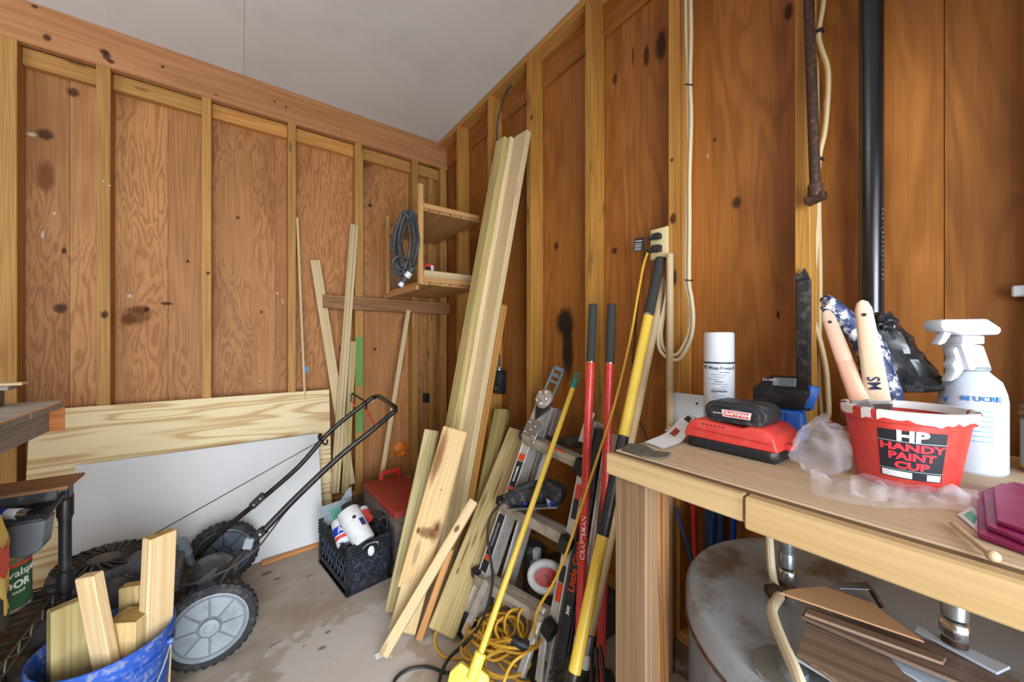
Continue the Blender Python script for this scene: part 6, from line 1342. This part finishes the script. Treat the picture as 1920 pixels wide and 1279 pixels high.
brush('paint_brush', 'brush with a rosy stained handle leaning left in the red cup', ad(1612, 752, 0.655), ad(1548, 582, 0.66), 0.0135, 0.0105, M['brushr'], None, True)
brush('paint_brush', 'taller pale brush handle with handwritten letters in the red cup', ad(1646, 752, 0.645), ad(1616, 563, 0.60), 0.0165, 0.0115, M['brush'], 'MS')
st = thing('wrapped_stick', 'stick wrapped in white spattered dark film leaning behind the brushes', 'stick', ad(1680, 780, 0.70))
part('stick_film', MB().tube([ad(1686, 790, 0.705), ad(1660, 720, 0.71), ad(1625, 640, 0.74), ad(1585, 600, 0.755), ad(1553, 570, 0.765), ad(1545, 568, 0.767)], [0.016, 0.020, 0.024, 0.022, 0.018, 0.016, 0.012], 14, sm=5), M['navy'], st)
bgm = MB(); bgm.ball((0, 0, 0), (1, 1, 1), 30, 22)
Bt, Tp = ad(1674, 735, 0.755), ad(1652, 590, 0.76)
for i, p in enumerate(bgm.v):
    t = (p.z + 1) / 2; r = 0.058 * (1 - t) ** 0.8 + 0.012 + 0.010 * max(0, t - 0.85) * 6
    k = 1 + 0.30 * noise.noise(p * 3.1) + 0.2 * noise.noise(p * 7.0)
    c = Bt.lerp(Tp, t)
    rl = math.hypot(p.x, p.y) or 1; hor = min(1.0, rl * 2.2)
    bgm.v[i] = c + (Vector((0.805, -0.593, 0)) * (p.x / rl) * r * 1.1 + Vector((0.593, 0.805, 0)) * (p.y / rl) * r * 0.75) * k * hor + Vector((0.805, -0.593, 0)) * 0.022 * (1 - t) ** 2
solo('black_bag', 'crumpled black plastic bag behind the brushes in the red cup', 'bag', bgm, M['blackbag'], smooth=22)
tf = MB(); tf.ball(ad(1652, 603, 0.745), (0.020, 0.018, 0.016), 16, 12, amp=0.8, fr=4); part('bag_tuft', tf, M['blackbag'], D.objects['black_bag'], smooth=22)
# spray bottle
bx_ = az(1822, 880, ZB); BOm = Matrix.Translation((bx_.x, bx_.y, ZB)); rB = 0.0425
bo = thing('spray_bottle', 'white trigger spray bottle with blue lettering behind the red cup', 'bottle', (bx_.x, bx_.y, ZB))
part('bottle_body', MB().lathe([(0, 0), (rB - 0.003, 0), (rB, 0.004), (rB, 0.13), (rB - 0.002, 0.145), (rB * 0.83, 0.165), (rB * 0.58, 0.178), (0.020, 0.184), (0.0195, 0.19), (0, 0.19)], BOm, 40), M['whitep'], bo, tint=(0.88, 0.93, 1.0))
part('bottle_collar', MB().lathe([(0.0205, 0.184), (0.0225, 0.186), (0.0225, 0.190), (0.0205, 0.192)], BOm, 28), M['greyp'], bo)
tx = Vector((0.80, -0.60, 0)); TG = frame((bx_.x, bx_.y, ZB + 0.19) , tx, (0, 0, 1))
def tg_(poly, th, name, bev=0.003):
    m = MB().prism(poly, th, TG @ Matrix.Translation((0, 0, -th / 2))); return part(name, m, M['whitep'], bo, bev, 2)
tg_([(-0.024, -0.004), (0.018, -0.004), (0.002, 0.042), (-0.030, 0.046), (-0.040, 0.044)], 0.034, 'sprayer_neck')
tg_([(-0.038, 0.044), (0.004, 0.044), (0.004, 0.060), (-0.036, 0.060)], 0.034, 'sprayer_collar')
tg_([(-0.068, 0.067), (-0.074, 0.076), (-0.074, 0.088), (-0.064, 0.090), (0.010, 0.091), (0.036, 0.074), (0.036, 0.066), (0.030, 0.061), (-0.034, 0.060), (-0.056, 0.068)], 0.032, 'sprayer_head', 0.004)
tg_([(-0.058, 0.068), (-0.044, 0.064), (-0.056, 0.046), (-0.066, 0.042), (-0.070, 0.045), (-0.062, 0.056)], 0.014, 'trigger', 0.002)
tg_([(-0.040, 0.040), (-0.024, 0.036), (-0.018, 0.004), (-0.034, -0.018), (-0.050, -0.026), (-0.040, -0.006), (-0.046, 0.006), (-0.038, 0.018), (-0.044, 0.030)], 0.018, 'finger_rest', 0.003)
part('lock_tab', MB().box((0.012, 0.004, 0.0), (0.012, 0.022, 0.012), TG), M['whitep'], bo, 0.002)
aimb = math.atan2(-bx_.y, -bx_.x)
can_text(bo, 'M UCRE', 0.0125, rB + 0.0006, aimb + 0.28, 0.136, M['inkb'], BOm, bold=0.0003, sx=1.1)
can_text(bo, 'V', 0.014, rB + 0.0006, aimb - 0.80, 0.13, M['inkb'], BOm, bold=0.0006)
for k in range(7): part('print_line', MB().lathe([(rB + 0.0005, 0.06 + 0.009 * k), (rB + 0.0005, 0.0612 + 0.009 * k)], BOm @ Matrix.Rotation(aimb - 0.2, 4, 'Z'), 14, ang=0.8), M['inkb'], bo, tint=tone(1.8))
# metal paint can at the right
px_ = Vector((1.18, -0.066, ZB)); PCm = Matrix.Translation(px_); rp_ = 0.058
qc = thing('paint_can', 'bare tin paint can at the right end of the bench', 'can', px_)
part('can_body', MB().lathe([(0, 0), (rp_, 0), (rp_ + 0.002, 0.002), (rp_, 0.005), (rp_, 0.098), (rp_ + 0.003, 0.102), (rp_ + 0.003, 0.107), (rp_, 0.110), (rp_ + 0.002, 0.114), (rp_ + 0.002, 0.120), (rp_ - 0.006, 0.120), (rp_ - 0.010, 0.115), (0, 0.114)], PCm, 40), M['tin'], qc)
part('can_label', MB().lathe([(rp_ + 0.0006, 0.008), (rp_ + 0.0006, 0.096)], PCm, 40), M['paper'], qc, tint=(0.75, 0.8, 0.85))
aq = math.atan2(-px_.y, -px_.x)
for a in (0.55, 0.1, -0.4): part('label_panel', MB().lathe([(rp_ + 0.0009, 0.012), (rp_ + 0.0009, 0.094)], PCm @ Matrix.Rotation(aq - a, 4, 'Z'), 6, ang=0.05), M['ink'], qc, tint=tone(2.0))
part('label_stripe', MB().lathe([(rp_ + 0.001, 0.008), (rp_ + 0.001, 0.013)], PCm, 40), M['yellowp'], qc)
# clear plastic bag spread around the cup
def bagf(c, rx, ry, rz, rot, seed):
    m = MB(); m.ball((0, 0, 0), (1, 1, 1), 34, 20)
    for i, p in enumerate(m.v):
        k = 1 + 0.28 * noise.noise(p * 2.3 + Vector((seed, 0, 0))) + 0.16 * noise.noise(p * 6 + Vector((0, seed, 0)))
        x, y, z = p.x * rx * k, p.y * ry * k, p.z * rz * k
        m.v[i] = Vector((c.x + x * math.cos(rot) - y * math.sin(rot), c.y + x * math.sin(rot) + y * math.cos(rot), max(ZB + 0.001, c.z + z)))
    return m
bgc = thing('clear_bag', 'crumpled clear plastic bag on the bench around the red cup', 'bag', az(1600, 905, ZB))
part('bag_bulge', bagf(az(1554, 886, ZB) + Vector((0.015, 0.012, 0.034)), 0.062, 0.038, 0.060, -0.15, 1.0), M['bag'], bgc, smooth=80)
def sheet(a, b):
    x = 1520 + 300 * a; y0 = 893 + 42 * a; y = y0 + (38 + 8 * math.sin(5 * a)) * b
    p = az(x, y, ZB); p.z = ZB + 0.003 + 0.020 * abs(noise.noise((a * 6, b * 3, 0))) * (1 - abs(2 * b - 1)) * 2.0 + 0.004 * abs(noise.noise((a * 20, b * 9, 3)))
    return p
part('bag_skirt', MB().grid(50, 10, sheet), M['bag'], bgc, smooth=80)
part('bag_skirt', MB().grid(30, 8, lambda a, b: sheet(0.25 + 0.8 * a, b * 0.9 - 0.1) + Vector((0, 0, 0.010 * (1 - b)))), M['bag'], bgc, smooth=80)
# magenta sandpaper blocks
for i, (q, z, lb) in enumerate((
    ([(1832, 925), (1860, 912), (1960, 945), (1960, 1045), (1833, 1000)], 0.0, 'magenta sandpaper sheet lowest in the pile at the bench edge'),
    ([(1842, 921), (1878, 905), (1960, 930), (1960, 1030), (1850, 985)], 0.006, 'magenta sandpaper sheet in the middle of the pile at the bench edge'),
    ([(1862, 912), (1900, 903), (1970, 920), (1970, 1010), (1868, 975)], 0.012, 'magenta sandpaper sheet topmost of the pile at the bench edge'))):
    pts = [az(x, y, ZB + z + 0.007) for x, y in q]; n = len(pts)
    solo('sandpaper_sheet', lb, 'sandpaper', MB().add([p - Vector((0, 0, 0.0055)) for p in pts] + pts, [tuple(range(n - 1, -1, -1)), tuple(range(n, 2 * n))] + [(k, (k + 1) % n, n + (k + 1) % n, n + k) for k in range(n)]), M['magenta'], bevel=0.001, tint=tone(0.9 + 0.08 * i))
q = [(1795, 966), (1822, 950), (1850, 975), (1836, 1000)]; pts = [az(x, y, ZB + 0.0012) for x, y in q]
ps = solo('paper_slip', 'white slip of printed paper under the magenta sandpaper', 'paper', slab(pts, -0.001), M['paper'])
q = [(1806, 966), (1820, 958), (1834, 972), (1826, 984)]; part('paper_print', slab([az(x, y, ZB + 0.0018) for x, y in q], -0.0004), M['tealp'], ps, tint=(1.2, 1.2, 1.2))
nl = thing('wooden_match', 'pale wooden stick with a round end lying by the sandpaper', 'stick', az(1820, 1010, ZB))
part('stick_shaft', MB().tube([az(1785, 982, ZB + 0.005), az(1856, 1040, ZB + 0.006)], 0.003, 8), M['dowel'], nl)
part('stick_end', MB().ball(az(1862, 1043, ZB + 0.007), (0.006, 0.006, 0.006), 14, 10), M['dowel'], nl)
# white switch on the wall at the far right
solo('wall_switch', 'white switch box on the right wall above the tin paint can', 'switch', MB().box(au(1918, 546, UBS - 0.016), (0.03, 0.03, 0.024)), M['whitep'], bevel=0.003)
